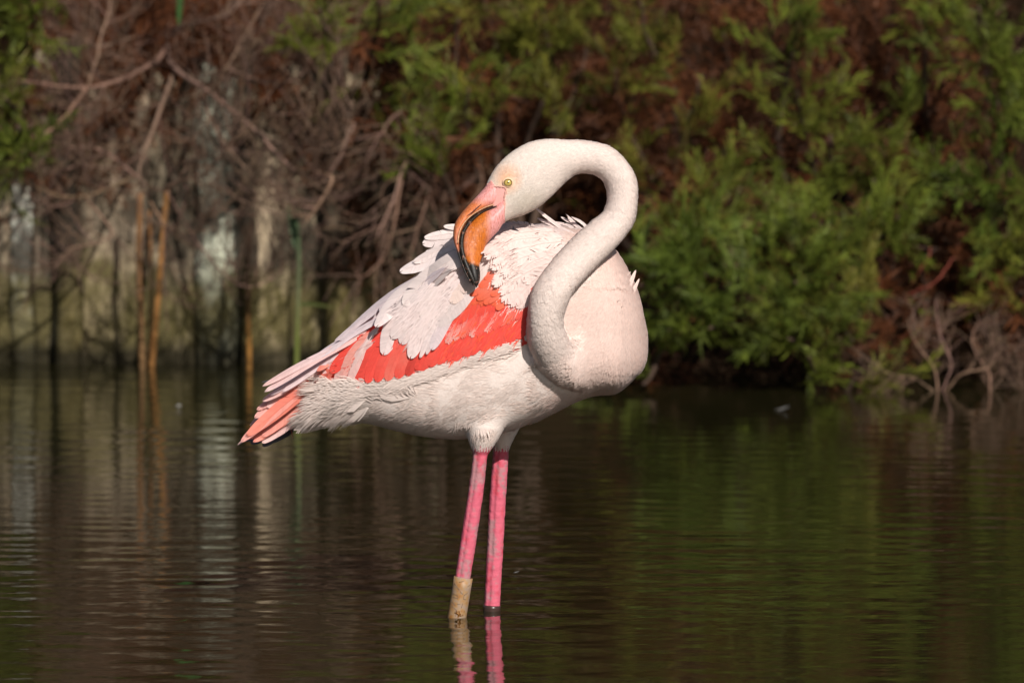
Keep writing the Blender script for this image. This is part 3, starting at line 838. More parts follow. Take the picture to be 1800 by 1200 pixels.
BV[lg] += BN[lg] * (0.0005 * vnoise(BV[lg], 150, 5) + 0.0003 * vnoise(BV[lg], 400, 7) - 0.00012 * (np.sin(zz * 2 * math.pi / 0.0115 + 2 * vnoise(BV[lg], 60, 6)) > .8))[:, None]
body_me.vertices.foreach_set('co', BV.astype(np.float32).ravel()); body_me.update()
BN = np.empty(nv * 3, np.float32); body_me.vertices.foreach_get('normal', BN); BN = BN.reshape(-1, 3).astype(float)
bvh = BVHTree.FromPolygons(BV.tolist(), BT.tolist())

WHITE = np.array([0.90, 0.765, 0.725]); NECK = np.array([0.88, 0.755, 0.69]); BLUSH = np.array([0.88, 0.685, 0.61]); BELLY = np.array([0.89, 0.76, 0.695])
LILAC = np.array([0.80, 0.675, 0.695]); CORAL = np.array([0.95, 0.095, 0.07]); SALMON = np.array([0.92, 0.30, 0.22]); PALEPINK = np.array([0.86, 0.56, 0.52]); ORANGE = np.array([0.95, 0.15, 0.065])
LEGPINK = np.array([0.66, 0.135, 0.195])
CORAL_POLY = [(940, 520), (935, 592), (850, 616), (780, 638), (715, 660), (620, 672), (555, 668), (530, 676), (560, 650), (600, 612), (640, 580), (680, 545), (740, 530), (790, 520), (830, 485), (880, 490)]
LORES = [(848, 320), (857, 322), (866, 328), (878, 328), (890, 331), (888, 345), (887, 360), (886, 375), (882, 402), (845, 402)]
TAIL_POLY = [(545, 660), (400, 800), (500, 770), (535, 725)]

NC = np.array([(U(a, b, y) + U(c, d, y)) / 2 for a, b, c, d, y, w in smooth_path(hn, 90)])
NT = norm(np.gradient(NC, axis=0))
NR = np.array([np.linalg.norm(U(a, b, y) - U(c, d, y)) / 2 for a, b, c, d, y, w in smooth_path(hn, 90)])

def neck_param(V):
    """station index and relative distance of the nearest neck/head station"""
    best = np.full(len(V), 1e9); idx = np.zeros(len(V), int)
    for k in range(len(NC)):
        d = np.linalg.norm(V - NC[k], axis=1) / NR[k]
        m = d < best
        best[m] = d[m]; idx[m] = k
    return idx, best

def body_color(V, idx, rel):
    px, py = proj(V)
    n = len(V)
    C = np.empty((n, 3)); C[:] = BELLY
    def blend(m, col):
        m = np.clip(m, 0, 1)[:, None]
        C[:] = C * (1 - m) + np.asarray(col) * m
    blend((px - 940) / 90, BLUSH)
    blend((560 - py) / 60 * (px < 1000), WHITE)
    isn = (rel < 1.25) & (idx < 80)
    blend(isn * np.clip((78 - idx) / 14, 0, 1), NECK)
    blend(isn * np.clip(1 - idx / 20, 0, 1) * 1.2, (0.74, 0.665, 0.59))
    ed = np.hypot((px - 890), (py - 316) * 0.9)
    hd = isn & (idx < 25)
    blend(hd * np.clip(1 - ed / 30, 0, 1) * 1.1, (0.80, 0.46, 0.28))
    blend(hd * np.clip(1 - np.hypot(px - 925, (py - 355) * 1.3) / 38, 0, 1) * 0.55, (0.60, 0.52, 0.42))
    blend(inpoly(px, py, LORES) & hd, (0.80, 0.40, 0.36))
    cm = inpoly(px, py, CORAL_POLY) & ~isn
    blend(cm * 1.0, CORAL)
    tm = inpoly(px, py, TAIL_POLY)
    blend(tm * 0.8, SALMON)
    leg = (py > 789 + 6 * np.sin(px * 1.3)) & (np.abs(V[:, 0]) < 0.3)
    blend(leg * 1.0, LEGPINK)
    return C

idx, rel = neck_param(BV)
bc = body_color(BV, idx, rel)
pxv, pyv = proj(BV)
legv = pyv > 786
if legv.any():      # scaly legs: grey worn patches, redder flush, darker groove; the leg's own colouring
    q = BV[legv]
    s1 = vnoise(q * np.array([1, 1, .5]), 62, 1) + 0.6 * vnoise(q, 230, 2)
    s2 = vnoise(q * np.array([1, 1, .4]), 70, 3) + 0.5 * vnoise(q, 200, 4)
    g1 = np.clip(s1 * 1.8 + 0.05, 0, 1)[:, None] * 0.8; g2 = np.clip(s2 * 1.6 - 0.5, 0, 1)[:, None] * 0.7
    cl = bc[legv] * (1 - g1) + np.array([0.42, 0.24, 0.25]) * g1
    cl = cl * (1 - g2) + np.array([0.62, 0.06, 0.09]) * g2
    ring = (np.sin(q[:, 2] * 2 * math.pi / 0.011 + 1.5 * np.sin(q[:, 2] * 40)) > 0.9)[:, None]
    cl = np.where(ring & (pyv[legv][:, None] > 800), cl * 0.93, cl)
    bc[legv] = np.where((pyv[legv] > 790 + 6 * np.sin(pxv[legv] * 1.3))[:, None], cl, bc[legv])
ca = np.ones((nv, 4), np.float32); ca[:, :3] = bc
at = body_me.attributes.new('Col', 'FLOAT_COLOR', 'POINT'); at.data.foreach_set('color', ca.ravel())
body_me.materials.clear(); body_me.materials.append(M['skin'])
body_me.polygons.foreach_set('use_smooth', np.ones(len(body_me.polygons), bool))
body_me.name = 'body'

bird_base = np.array([(LEG_N[0] + LEG_F[0]) / 2, (LEG_N[1] + LEG_F[1]) / 2, 0.0])
bird = empty('flamingo', bird_base, 'white and coral pink flamingo standing in water, preening its back', 'flamingo')
link('body', body_me, None, bird)

# --- scattered small feathers
tri_a = 0.5 * np.linalg.norm(np.cross(BV[BT[:, 1]] - BV[BT[:, 0]], BV[BT[:, 2]] - BV[BT[:, 0]]), axis=1)
tri_c = np.cumsum(tri_a); AREA = tri_c[-1]

def sample(n, seed):
    r = np.random.default_rng(seed)
    t = np.searchsorted(tri_c, r.uniform(0, AREA, n)); t = np.minimum(t, len(BT) - 1)
    u = r.uniform(0, 1, (n, 2)); fl = u.sum(1) > 1; u[fl] = 1 - u[fl]
    w = np.stack([1 - u.sum(1), u[:, 0], u[:, 1]], -1)
    tri = BT[t]
    P = (BV[tri] * w[:, :, None]).sum(1)
    Nn = norm((BN[tri] * w[:, :, None]).sum(1))
    Cc = (bc[tri] * w[:, :, None]).sum(1)
    return P, Nn, Cc, r

def flow(P, Nn, idx, isn, px, py):
    f = np.tile(np.array([-1.0, 0, -0.28]), (len(P), 1))
    br = np.clip((px - 960) / 120, 0, 1)[:, None]
    f = f * (1 - br) + np.array([-0.45, 0.0, -0.9]) * br
    th = ((py > 735) & (px > 800) & (px < 930))[:, None]
    f = np.where(th, np.array([-0.2, 0, -1.0]), f)
    wg = inpoly(px, py, CORAL_POLY)[:, None]
    f = np.where(wg, np.array([-0.62, 0, -0.75]), f)
    f[isn] = NT[idx[isn]]
    f = f - Nn * (f * Nn).sum(1, keepdims=True)
    return norm(f)

# fine down of the head and neck
P, Nn, Cc, r = sample(300000, 5)
pi, pr = neck_param(P)
px, py = proj(P)
isn = ((pr < 1.22) & (pi < 76)) | ((px > 985) & (py > 380) & (py < 720))
hasn = (pr < 1.3) & (pi < 72)
bill_edge = (px - 856) * (394 - 324) - (py - 324) * (884 - 856) < 120
keep = isn & ~inpoly(px, py, LORES) & (np.hypot(px - 893, py - 321) > 11)
P, Nn, Cc, pi, px, py, hasn = [a[keep] for a in (P, Nn, Cc, pi, px, py, hasn)]
fl = flow(P, Nn, pi, hasn, px, py)
fl = norm(fl + np.cross(Nn, fl) * r.normal(0, 0.22, (len(P), 1)))
n = len(P)
onhead = np.where(hasn, np.clip(1 - pi / 26, 0, 1), 0.0)
onbreast = np.where(hasn, 0.0, 1.0)
Lh = (0.0085 - 0.0042 * onhead + 0.004 * onbreast) * r.uniform(0.7, 1.3, n)
Wd = (0.0034 - 0.0017 * onhead) * r.uniform(0.7, 1.2, n)
clumpy = 0.5 + 0.5 * np.sin(P[:, 0] * 210 + np.sin(P[:, 2] * 130) * 2) * np.sin(P[:, 2] * 230 + np.sin(P[:, 0] * 170) * 2)
lift = (0.0005 + 0.0012 * clumpy * (1 - 0.75 * onhead)) * (1 - 0.6 * onbreast) * r.uniform(0.5, 1.4, n)
S = np.cross(Nn, fl)
b0 = P - Nn * 0.0003
Vq = np.stack([b0, b0 + fl * (Lh * .55)[:, None] + S * (Wd / 2)[:, None] + Nn * (lift * .6)[:, None], b0 + fl * Lh[:, None] + Nn * (lift + .0004)[:, None],
               b0 + fl * (Lh * .55)[:, None] - S * (Wd / 2)[:, None] + Nn * (lift * .6)[:, None]], 1)
Fq = (np.arange(n)[:, None] * 4 + np.array([[0, 3, 2, 1]]))
tint = r.uniform(0.9, 1.06, (n, 1))
Cq = np.repeat((Cc * tint)[:, None, :], 4, 1)
Cq[:, 2] *= 1.03
fn = norm(Nn - fl * 0.05 + S * (0.07 * (clumpy - .5) * (1 - onbreast))[:, None] + r.normal(0, 0.035, (n, 3)))
Nq = np.repeat(fn[:, None, :], 4, 1)
Nq[:, 2] = norm(fn + fl * 0.10)
link('neck_down', mesh_from('neck_down', Vq.reshape(-1, 3), Fq, Cq.reshape(-1, 3), Nq.reshape(-1, 3)), M['plumage'], bird, kind='stuff')

# contour feathers: fans of barbs
def fan_proto(seed, nb=11, spread=0.55):
    r = np.random.default_rng(seed)
    V, F, T = [], [], []
    for k in range(nb):
        a = (k / (nb - 1) - 0.5) * 2
        ang = a * spread * r.uniform(0.85, 1.1)
        ln = (1.0 - 0.28 * a * a) * r.uniform(0.88, 1.06)
        w = 0.085 * r.uniform(0.8, 1.2)
        d = np.array([math.cos(ang), math.sin(ang)]); s = np.array([-d[1], d[0]])
        bow = np.array([0, a * 0.10])
        b = len(V)
        p0 = np.array([0.0, a * 0.05]); p1 = p0 + d * ln * .5 + bow; p2 = p0 + d * ln * .82 + bow * .9; p3 = p0 + d * ln * np.array([1, .92]) + bow * .7
        for p, ww, t in ((p0, .3, 0), (p1, 1.0, .5), (p2, .9, .82)):
            V += [p - s * w * ww, p + s * w * ww]; T += [t, t]
        V.append(p3); T.append(1.0)
        F += [[b, b + 2, b + 3], [b, b + 3, b + 1], [b + 2, b + 4, b + 5], [b + 2, b + 5, b + 3], [b + 4, b + 6, b + 5]]
    return np.array(V), np.array(F), np.array(T)

FANS = [fan_proto(300 + k) for k in range(6)]
FLUFF = [fan_proto(320 + k, 15, 0.8) for k in range(5)]

def fans(name, protos, P, Nn, fl, C, Lh, lift, curl, jit=0.10, seed=1, nblend=0.25):
    r = np.random.default_rng(seed)
    n = len(P)
    S = np.cross(Nn, fl)
    g = Geo()
    which = r.integers(0, len(protos), n)
    for k, (V, F, T) in enumerate(protos):
        ii = np.where(which == k)[0]
        if not len(ii): continue
        x, y = V[:, 0], V[:, 1]
        h = (lift[ii][:, None] * T[None] + curl[ii][:, None] * T[None] ** 3 - 0.22 * (y ** 2)[None] * Lh[ii][:, None] - 0.0015 * (1 - T)[None])
        W = P[ii][:, None] + fl[ii][:, None] * (x[None] * Lh[ii][:, None])[..., None] + S[ii][:, None] * (y[None] * Lh[ii][:, None])[..., None] + Nn[ii][:, None] * h[..., None]
        base_n = Nn[ii][:, None] * np.ones((1, len(V), 1)) + S[ii][:, None] * (0.5 * y[None])[..., None] + fl[ii][:, None] * (nblend * (T ** 2)[None])[..., None]
        base_n = base_n + r.normal(0, jit, (len(ii), 1, 3))
        off = (np.arange(len(ii)) * len(V))[:, None, None]
        shade = np.broadcast_to((C[ii])[:, None, :], W.shape)
        g.add(W.reshape(-1, 3), (F[None] + off).reshape(-1, 3), None, shade.reshape(-1, 3), base_n.reshape(-1, 3))
    return g.mesh(name)

P, Nn, Cc, r = sample(120000, 6)
pi, pr = neck_param(P)
px, py = proj(P)
isn = (pr < 1.2) & (pi < 76)
cor = inpoly(px, py, CORAL_POLY)
keep = ~isn & ~cor & (py < 784) & (px > 500) & (px < 1010)
P, Nn, Cc, pi, px, py = [a[keep] for a in (P, Nn, Cc, pi, px, py)]
n = len(P)
# tufts: barbs that belong to one feather share its lean
cell = np.floor(px / 26 + 0.4 * np.sin(py / 17)).astype(int) * 7919 + np.floor(py / 20 + 0.4 * np.sin(px / 19)).astype(int) * 104729
lean = np.sin(cell * 12.9898) * 0.42; up_t = 0.5 + 0.5 * np.sin(cell * 4.1414)
fl = flow(P, Nn, pi, np.zeros(n, bool), px, py)
Sx = np.cross(Nn, fl)
fl = norm(fl + Sx * (lean + r.normal(0, 0.16, n))[:, None])
Sx = np.cross(Nn, fl)
rear = np.clip((680 - px) / 100, 0, 1); leg_ = np.clip((py - 740) / 30, 0, 1)
Lh = (0.021 + 0.010 * rear - 0.009 * leg_) * r.uniform(0.6, 1.3, n)
Wd = (0.0026 + 0.0008 * rear) * r.uniform(0.6, 1.2, n)
lift = (0.0001 + 0.0005 * up_t + 0.0006 * rear * up_t) * r.uniform(0.4, 1.4, n)
b0 = P - Nn * 0.0004
Vq = np.stack([b0, b0 + fl * (Lh * .5)[:, None] + Sx * (Wd / 2)[:, None] + Nn * (lift * .65)[:, None], b0 + fl * Lh[:, None] + Nn * (lift + .0002)[:, None],
               b0 + fl * (Lh * .5)[:, None] - Sx * (Wd / 2)[:, None] + Nn * (lift * .65)[:, None]], 1)
Fq = (np.arange(n)[:, None] * 4 + np.array([[0, 3, 2, 1]]))
Cq = np.repeat((Cc * r.uniform(0.95, 1.04, (n, 1)))[:, None, :], 4, 1)
fn = norm(Nn + Sx * (lean * 0.22)[:, None] - fl * (0.10 * (up_t - 0.5))[:, None] + r.normal(0, 0.05, (n, 3)))
link('body_plumage', mesh_from('body_plumage', Vq.reshape(-1, 3), Fq, Cq.reshape(-1, 3), np.repeat(fn[:, None, :], 4, 1).reshape(-1, 3)), M['plumage'], bird, kind='stuff')

# small coral coverts on the wing
P, Nn, Cc, r = sample(9000, 9)
pi, pr = neck_param(P)
px, py = proj(P)
keep = inpoly(px, py, CORAL_POLY) & ~((pr < 1.15) & (pi < 80)) & (py < 600 + (925 - px) * 0.1)
P, Nn, Cc, pi, px, py = [a[keep] for a in (P, Nn, Cc, pi, px, py)]
fl = flow(P, Nn, pi, np.zeros(len(P), bool), px, py)
fl = norm(fl + np.cross(Nn, fl) * r.normal(0, 0.18, (len(P), 1)))
n = len(P)
hi = np.clip((560 - py) / 40, 0, 1)[:, None]
C2 = (CORAL * (1 - hi) + ORANGE * hi) * r.uniform(0.85, 1.12, (n, 1))
link('covert_down', fans('covert_down', FANS, P, Nn, fl, C2, 0.024 * r.uniform(0.7, 1.2, n), 0.0016 * r.uniform(0.5, 1.5, n), r.normal(0, 0.0005, n), 0.05, 10), M['feather'], bird, kind='stuff')

# --- large feathers, each its own piece
nk = ((rel < 1.28) & (idx < 76))
BT2 = BT[~nk[BT].any(1)]
bvh_trunk = BVHTree.FromPolygons(BV.tolist(), BT2.tolist())
def surf(px, py, head=False):
    d = ray(px, py)
    h = (bvh if head else bvh_trunk).ray_cast(Vector(CAM), Vector(d))
    if h[0] is None or h[0].y > YB + 0.02: return None, None
    return np.array(h[0]), np.array(h[1])

class FeatherRand:
    r = np.random.default_rng(77)

def feather(name, pts, w, c0, c1, layer=1.0, lift=0.004, split=0.16, bow=0.35, cmid=None, y_shift=0.0, nb=24, tipround=0.30, taper=0.0, rach=True, fluff=0.0):
    """pts: root .. tip in photo pixels, laid on the bird's surface; w: width in pixels"""
    r = FeatherRand.r
    n = 9
    xy = smooth_path(pts, n)
    Pp, Np = [], []
    last = None
    for a, b in xy:
        h, nn = surf(a, b)
        if h is None:
            Pp.append(None); Np.append(None)
        else:
            Pp.append(h); Np.append(nn)
    ok = [k for k in range(n) if Pp[k] is not None]
    if not ok:
        ys = np.full(n, YB); Nr = np.tile(np.array([0.1, -0.95, 0.3]), (n, 1))
    else:
        ys = np.interp(np.arange(n), ok, [Pp[k][1] for k in ok])
        Nr = np.stack([np.interp(np.arange(n), ok, [Np[k][c] for k in ok]) for c in range(3)], -1)
    # keep the vane taut: it spans hollows instead of following them
    t = np.linspace(0, 1, n)
    cf = np.polyfit(t, ys, 2); fit = np.polyval(cf, t)
    fit += min(0, float(np.min(ys - fit)))
    ys = fit
    Nr = norm(np.array([0, -0.8, 0.25]) + Nr.mean(0) * 0.9 + (Nr - Nr.mean(0)) * 0.4)
    P = np.array([U(a, b, y + y_shift) for (a, b), y in zip(xy, ys)])
    P = P + Nr * (0.00034 * layer + 0.0012 + 0.35 * lift * t ** 2)[:, None]
    tt = np.linspace(0, 1, 60)
    Pf = np.stack([np.interp(tt, t, P[:, c]) for c in range(3)], -1)
    Nf = norm(np.stack([np.interp(tt, t, Nr[:, c]) for c in range(3)], -1))
    Tf = norm(np.gradient(Pf, axis=0)); Sf = norm(np.cross(Nf, Tf)); Nf = np.cross(Tf, Sf)
    W = w * 0.000997 / 2
    def at(q):
        f = np.clip(q, 0, 1) * 59; i = min(int(f), 58); f -= i
        p = Pf[i] * (1 - f) + Pf[i + 1] * f
        if q > 1: p = p + Tf[-1] * (q - 1) * np.linalg.norm(Pf[-1] - Pf[0])
        return p, Sf[i], Nf[i]
    def hw(q):
        a = min(1.0, (max(q, 0) / 0.22 + 0.12) ** 0.7) * (1 - taper * q)
        e = 1 - tipround
        if q > e:
            z = min((q - e) / tipround, 1.0); a *= math.sqrt(max(0.0, 1 - z * z)) * 0.94 + 0.06
        return a * W
    g = Geo()
    for sd in (-1, 1):
        sh = r.normal(0, .012); jl = 0.0
        for k in range(nb):
            q0, q1 = 0.02 + 0.93 * k / nb, 0.02 + 0.93 * (k + 1) / nb
            if r.uniform() < split * 0.7: sh = r.normal(0, 0.03)
            dt = min(0.36, max(0.07, W / np.linalg.norm(Pf[-1] - Pf[0]) * 1.5))
            z0, z1 = (q0 - .02) / .93, (q1 - .02) / .93
            o0 = dt + z0 * (1 - dt) + sh * (1 - z0 ** 3); o1 = dt + z1 * (1 - dt) + sh * (1 - z1 ** 3) + 0.003
            if fluff:
                o1 = o0 + (o1 - o0) * (1 - fluff)
                o0, o1 = o0 + r.normal(0, .012 * fluff), o1 + r.normal(0, .012 * fluff)
            o0, o1 = min(o0, 1.0), min(o1, 1.0)
            jl += 0.5 * (r.normal(0, .012 + .12 * fluff) - jl); j = 1 + jl * min(1, 2 * z1)
            pts_ = []
            for q, o in ((q0, o0), (q1 + 0.004, o1)):
                p, s, nn = at(q); pts_.append(p)
                po, so, no = at(o); u = hw(o) * j
                pe = po + so * sd * u - no * (0.4 * bow * u * u / W)
                pts_.append(p * .5 + pe * .5 + nn * (0.1 * bow * u * u / W) + so * sd * u * .06)
                pts_.append(pe)
            tv = np.array([q0, (q0 + o0) / 2, o0, q1, (q1 + o1) / 2, o1])[:, None]
            C = np.asarray(c0) * (1 - tv) + np.asarray(c1) * tv
            if cmid is not None:
                mw = np.exp(-((tv - 0.55) / 0.2) ** 2); C = C * (1 - mw) + np.asarray(cmid) * mw
            C = np.minimum(C * r.uniform(0.92, 1.04), .9)
            V = np.array(pts_)
            Fq = [[0, 3, 4, 1], [1, 4, 5, 2]] if sd > 0 else [[0, 1, 4, 3], [1, 2, 5, 4]]
            g.add(V, None, Fq, C)
    if rach:
        q = np.linspace(0, 0.93, 8)
        A = np.array([at(x)[0] + at(x)[2] * 0.0004 for x in q])
        V, F3, F4 = tube(A, np.linspace(0.0007, 0.0002, 8), 3, False)
        g.add(V, F3, F4, np.clip(np.asarray(c0) * 0.5 + np.asarray(c1) * 0.5 + 0.02, 0, .88))
    return link(name, g.mesh(name), M['feather'], bird)

def jit(p, a):
    r = FeatherRand.r
    return [(x + r.normal(0, a), y + r.normal(0, a)) for x, y in p]

# tail
for root, tip, w, c0, c1, ly, rd in [
        ((560, 700), (446, 777), 16, SALMON, SALMON * .9 + PALEPINK * .1, 0, .3), ((560, 690), (438, 772), 20, CORAL * .3 + SALMON * .7, SALMON, 1, .4),
        ((560, 680), (430, 771), 18, SALMON, PALEPINK, 2, .5), ((565, 672), (419, 783), 13, SALMON, PALEPINK, 3, .9), ((560, 705), (458, 775), 18, SALMON, PALEPINK, 2, .4),
        ((555, 690), (452, 758), 20, CORAL * .4 + SALMON * .6, SALMON, 3, .4), ((550, 705), (470, 765), 18, SALMON * .8 + CORAL * .2, PALEPINK, 4, .4), ((548, 722), (462, 778), 16, PALEPINK, PALEPINK, 3, .4),
        ((560, 668), (440, 750), 14, PALEPINK, SALMON * .4 + PALEPINK * .6, 4, .6)]:
    feather('tail_feather', [root, ((root[0] + tip[0]) / 2 + 4, (root[1] + tip[1]) / 2 - 4), tip], w, c0, c1, ly, .004, .1, .3, tipround=rd)
for root, tip, w, c0, c1, ly, rd in [
        ((575, 640), (424, 777), 24, SALMON, SALMON * .5 + PALEPINK * .5, 1, .6), ((572, 632), (440, 750), 22, PALEPINK, PALEPINK, 0, .5), ((580, 648), (434, 765), 26, SALMON * .7 + CORAL * .3, SALMON, 2, .5), ((580, 655), (446, 770), 26, CORAL * .4 + SALMON * .6, SALMON, 3, .5),
        ((575, 665), (462, 768), 26, SALMON, SALMON * .7 + PALEPINK * .3, 4, .5), ((590, 628), (462, 706), 26, PALEPINK, PALEPINK, 0, .4), ((585, 632), (452, 722), 26, PALEPINK, PALEPINK * .6 + SALMON * .4, 1, .4), ((578, 640), (448, 735), 24, PALEPINK, SALMON * .4 + PALEPINK * .6, 1, .5), ((590, 640), (470, 716), 24, SALMON, PALEPINK, 2, .4), ((590, 650), (486, 706), 24, SALMON * .6 + CORAL * .4, SALMON, 3, .4)]:
    feather('tail_feather', [root, ((root[0] + tip[0]) / 2 + 3, (root[1] + tip[1]) / 2 - 3), tip], w, c0, c1, ly, .002, .1, .3, tipround=rd, nb=34)
GREY = np.array([0.10, 0.095, 0.12])
for root, tip, w, c0 in [((520, 745), (461, 784), 13, GREY * .9), ((520, 752), (466, 780), 12, GREY), ((500, 752), (428, 774), 12, GREY * 1.8), ((500, 756), (440, 779), 12, GREY * 1.2), ((515, 757), (476, 777), 10, GREY * .8)]:
    feather('tail_feather', [root, tip], w, c0, GREY * 1.3, -3, .0, .05, .2, y_shift=0.03)
# closed wing tip, lilac and pink long feathers
for root, tip, w, c0, c1, ly in [
        ((640, 590), (462, 680), 14, LILAC, PALEPINK, 1), ((650, 580), (466, 690), 18, PALEPINK, PALEPINK * .6 + LILAC * .4, 2), ((640, 600), (476, 697), 14, PALEPINK, LILAC, 3),
        ((660, 570), (545, 637), 14, LILAC, LILAC * .9, 4), ((650, 590), (497, 691), 16, LILAC, LILAC * .7 + PALEPINK * .3, 4), ((680, 555), (565, 630), 15, LILAC * .95, LILAC, 5),
        ((660, 600), (512, 688), 18, PALEPINK, LILAC * .4 + PALEPINK * .6, 3)]:
    feather('flight_feather', [root, ((root[0] + tip[0]) / 2 - 3, (root[1] + tip[1]) / 2 - 3), tip], w, c0, c1, ly, .003, .1, .3, tipround=.35)
feather('flight_feather', [(560, 645), (505, 662), (459, 672)], 3, GREY, GREY * .6, 0, .0, 0, .1, rach=False)
# coral secondaries and greater coverts
for root, tip, w, c0, c1, ly in [
        ((650, 570), (542, 666), 24, CORAL * .5 + SALMON * .5, SALMON, 4), ((655, 585), (556, 668), 24, CORAL, SALMON * .8, 5), ((650, 590), (582, 656), 24, CORAL, CORAL, 7), ((640, 590), (560, 655), 20, PALEPINK * .6 + SALMON * .4, SALMON, 6),
        ((660, 580), (590, 672), 24, SALMON, PALEPINK, 6), ((668, 572), (612, 678), 18, PALEPINK, PALEPINK, 8), ((675, 580), (628, 682), 24, CORAL, CORAL * .85, 6), ((668, 575), (616, 660), 9, WHITE, PALEPINK, 9),
        ((690, 580), (645, 674), 22, CORAL, CORAL, 7), ((705, 585), (662, 672), 22, CORAL * .7 + SALMON * .3, CORAL, 8), ((722, 585), (680, 670), 22, CORAL, SALMON * .5 + CORAL * .5, 7), ((742, 580), (698, 666), 24, SALMON, CORAL, 8),
        ((755, 575), (716, 662), 20, CORAL * .8, CORAL * .7, 7), ((768, 570), (733, 652), 22, CORAL, CORAL * .9, 6), ((640, 600), (600, 665), 18, SALMON, PALEPINK * .7 + SALMON * .3, 7)]:
    feather('covert_feather', [root, ((root[0] + tip[0]) / 2 - 2, (root[1] + tip[1]) / 2 - 3), tip], w, c0, c1, ly, .003, .12, .35)
for k in range(13):        # bottom row along the wing edge
    x = 738 + k * 15.2
    tipy = 650 - k * 4.5
    feather('covert_feather', jit([(x + 34, tipy - 84), (x + 22, tipy - 40), (x, tipy)], 2), 24, CORAL * .85 + SALMON * .15 if k % 4 == 1 else CORAL, CORAL * (.95 if k % 3 else .85) + SALMON * .05, 5 + (k % 2), .002, .12, .25)
for k in range(12):        # second row with pale tips
    x = 770 + k * 13.5
    tipy = 612 - k * 4.6
    pale = PALEPINK * .55 + SALMON * .45 if k in (1, 2, 4, 6) else SALMON * .6 + CORAL * .4 if k in (3, 8, 9) else CORAL * .8 + SALMON * .2
    feather('covert_feather', jit([(x + 32, tipy - 66), (x + 20, tipy - 32), (x, tipy)], 2.5), 17, CORAL, pale, 7 + (k % 2), .003, .25, .3, nb=20, fluff=.4)
for k in range(14):        # upper rows, overlapping like scales
    x = 765 + k * 11.5
    tipy = 578 - k * 3.6
    feather('covert_feather', jit([(x + 28, tipy - 50), (x + 18, tipy - 26), (x, tipy)], 3), 18, ORANGE * .7 + CORAL * .3, CORAL, 8.5 + .5 * (k % 2), .002, .2, .25, fluff=.4)
for k in range(13):
    x = 790 + k * 9.5
    tipy = 545 - k * 1.5
    feather('covert_feather', jit([(x + 26, tipy - 36), (x + 16, tipy - 20), (x, tipy)], 3), 15, SALMON * .3 + ORANGE * .7, ORANGE, 10 + .5 * (k % 2), .002, .22, .25, fluff=.4)
for root, tip in [((885, 492), (825, 520)), ((895, 498), (838, 528)), ((890, 485), (842, 505)), ((900, 505), (850, 535)), ((905, 500), (862, 520)), ((880, 480), (852, 492)), ((912, 510), (872, 545)), ((875, 485), (822, 508))]:
    feather('covert_feather', [root, ((root[0] + tip[0]) / 2, (root[1] + tip[1]) / 2 - 3), tip], 15, SALMON, ORANGE, 13, .006, .35, .4)
rr = np.random.default_rng(12)
# white scapulars draped over the wing
SC = WHITE * .7 + LILAC * .3
for pts, w, c0, c1, ly, sp, lf in [
        ([(780, 470), (690, 520), (600, 597)], 22, LILAC, LILAC * .95, 9, .1, .004), ([(790, 470), (700, 530), (640, 577)], 24, LILAC, LILAC, 10, .1, .004), ([(760, 480), (670, 540), (590, 603)], 18, LILAC * .93, LILAC * .95, 9, .1, .003),
        ([(740, 500), (660, 555), (575, 622)], 18, LILAC, LILAC, 8, .1, .003),
        ([(760, 510), (700, 560), (675, 625)], 38, SC, SC, 12, .06, .006), ([(775, 500), (730, 560), (706, 606)], 34, WHITE, SC, 13, .1, .006), ([(800, 475), (715, 515), (664, 578)], 40, WHITE, SC, 14, .1, .006), ([(810, 480), (740, 530), (690, 596)], 40, WHITE, SC, 15, .1, .006),
        ([(800, 500), (750, 560), (722, 631)], 36, SC, SC, 15, .25, .008), ([(805, 510), (768, 565), (739, 630)], 15, SC, SC, 16, .4, .009), ([(808, 515), (775, 570), (750, 624)], 13, SC, SC, 16, .4, .009), ([(825, 500), (785, 560), (759, 616)], 26, SC, LILAC, 16, .3, .009),
        ([(840, 475), (800, 530), (770, 575)], 40, WHITE, SC, 18, .12, .008), ([(845, 480), (815, 525), (782, 566)], 30, WHITE, SC, 19, .2, .006), ([(825, 465), (775, 510), (742, 560)], 42, WHITE, WHITE, 18, .12, .008), ([(815, 455), (755, 490), (712, 540)], 44, WHITE, WHITE, 17, .1, .008),
        ([(850, 440), (790, 465), (727, 510)], 42, WHITE, WHITE, 20, .14, .010), ([(845, 430), (775, 455), (707, 486)], 42, WHITE, SC, 22, .14, .014), ([(850, 425), (790, 440), (730, 470)], 34, WHITE, WHITE, 23, .2, .014),
        ([(850, 415), (800, 418), (742, 432)], 30, WHITE, SC, 24, .35, .016), ([(855, 412), (800, 412), (745, 421)], 20, WHITE, WHITE, 24, .35, .016), ([(860, 410), (820, 403), (779, 401)], 14, WHITE, WHITE, 24, .3, .016),
        ([(855, 430), (800, 440), (752, 452)], 26, WHITE, WHITE, 24, .35, .014), ([(860, 450), (820, 490), (795, 535)], 34, WHITE, BLUSH, 20, .15, .008), ([(860, 460), (835, 490), (812, 515)], 26, WHITE, BLUSH, 22, .15, .006)]:
    kf = rr.uniform(.93, 1.03); feather('scapular_feather', pts, w * .92, np.asarray(c0) * kf, np.asarray(c1) * kf, ly, lf * .7, sp * .4, .4, nb=44, fluff=.06, tipround=.42)
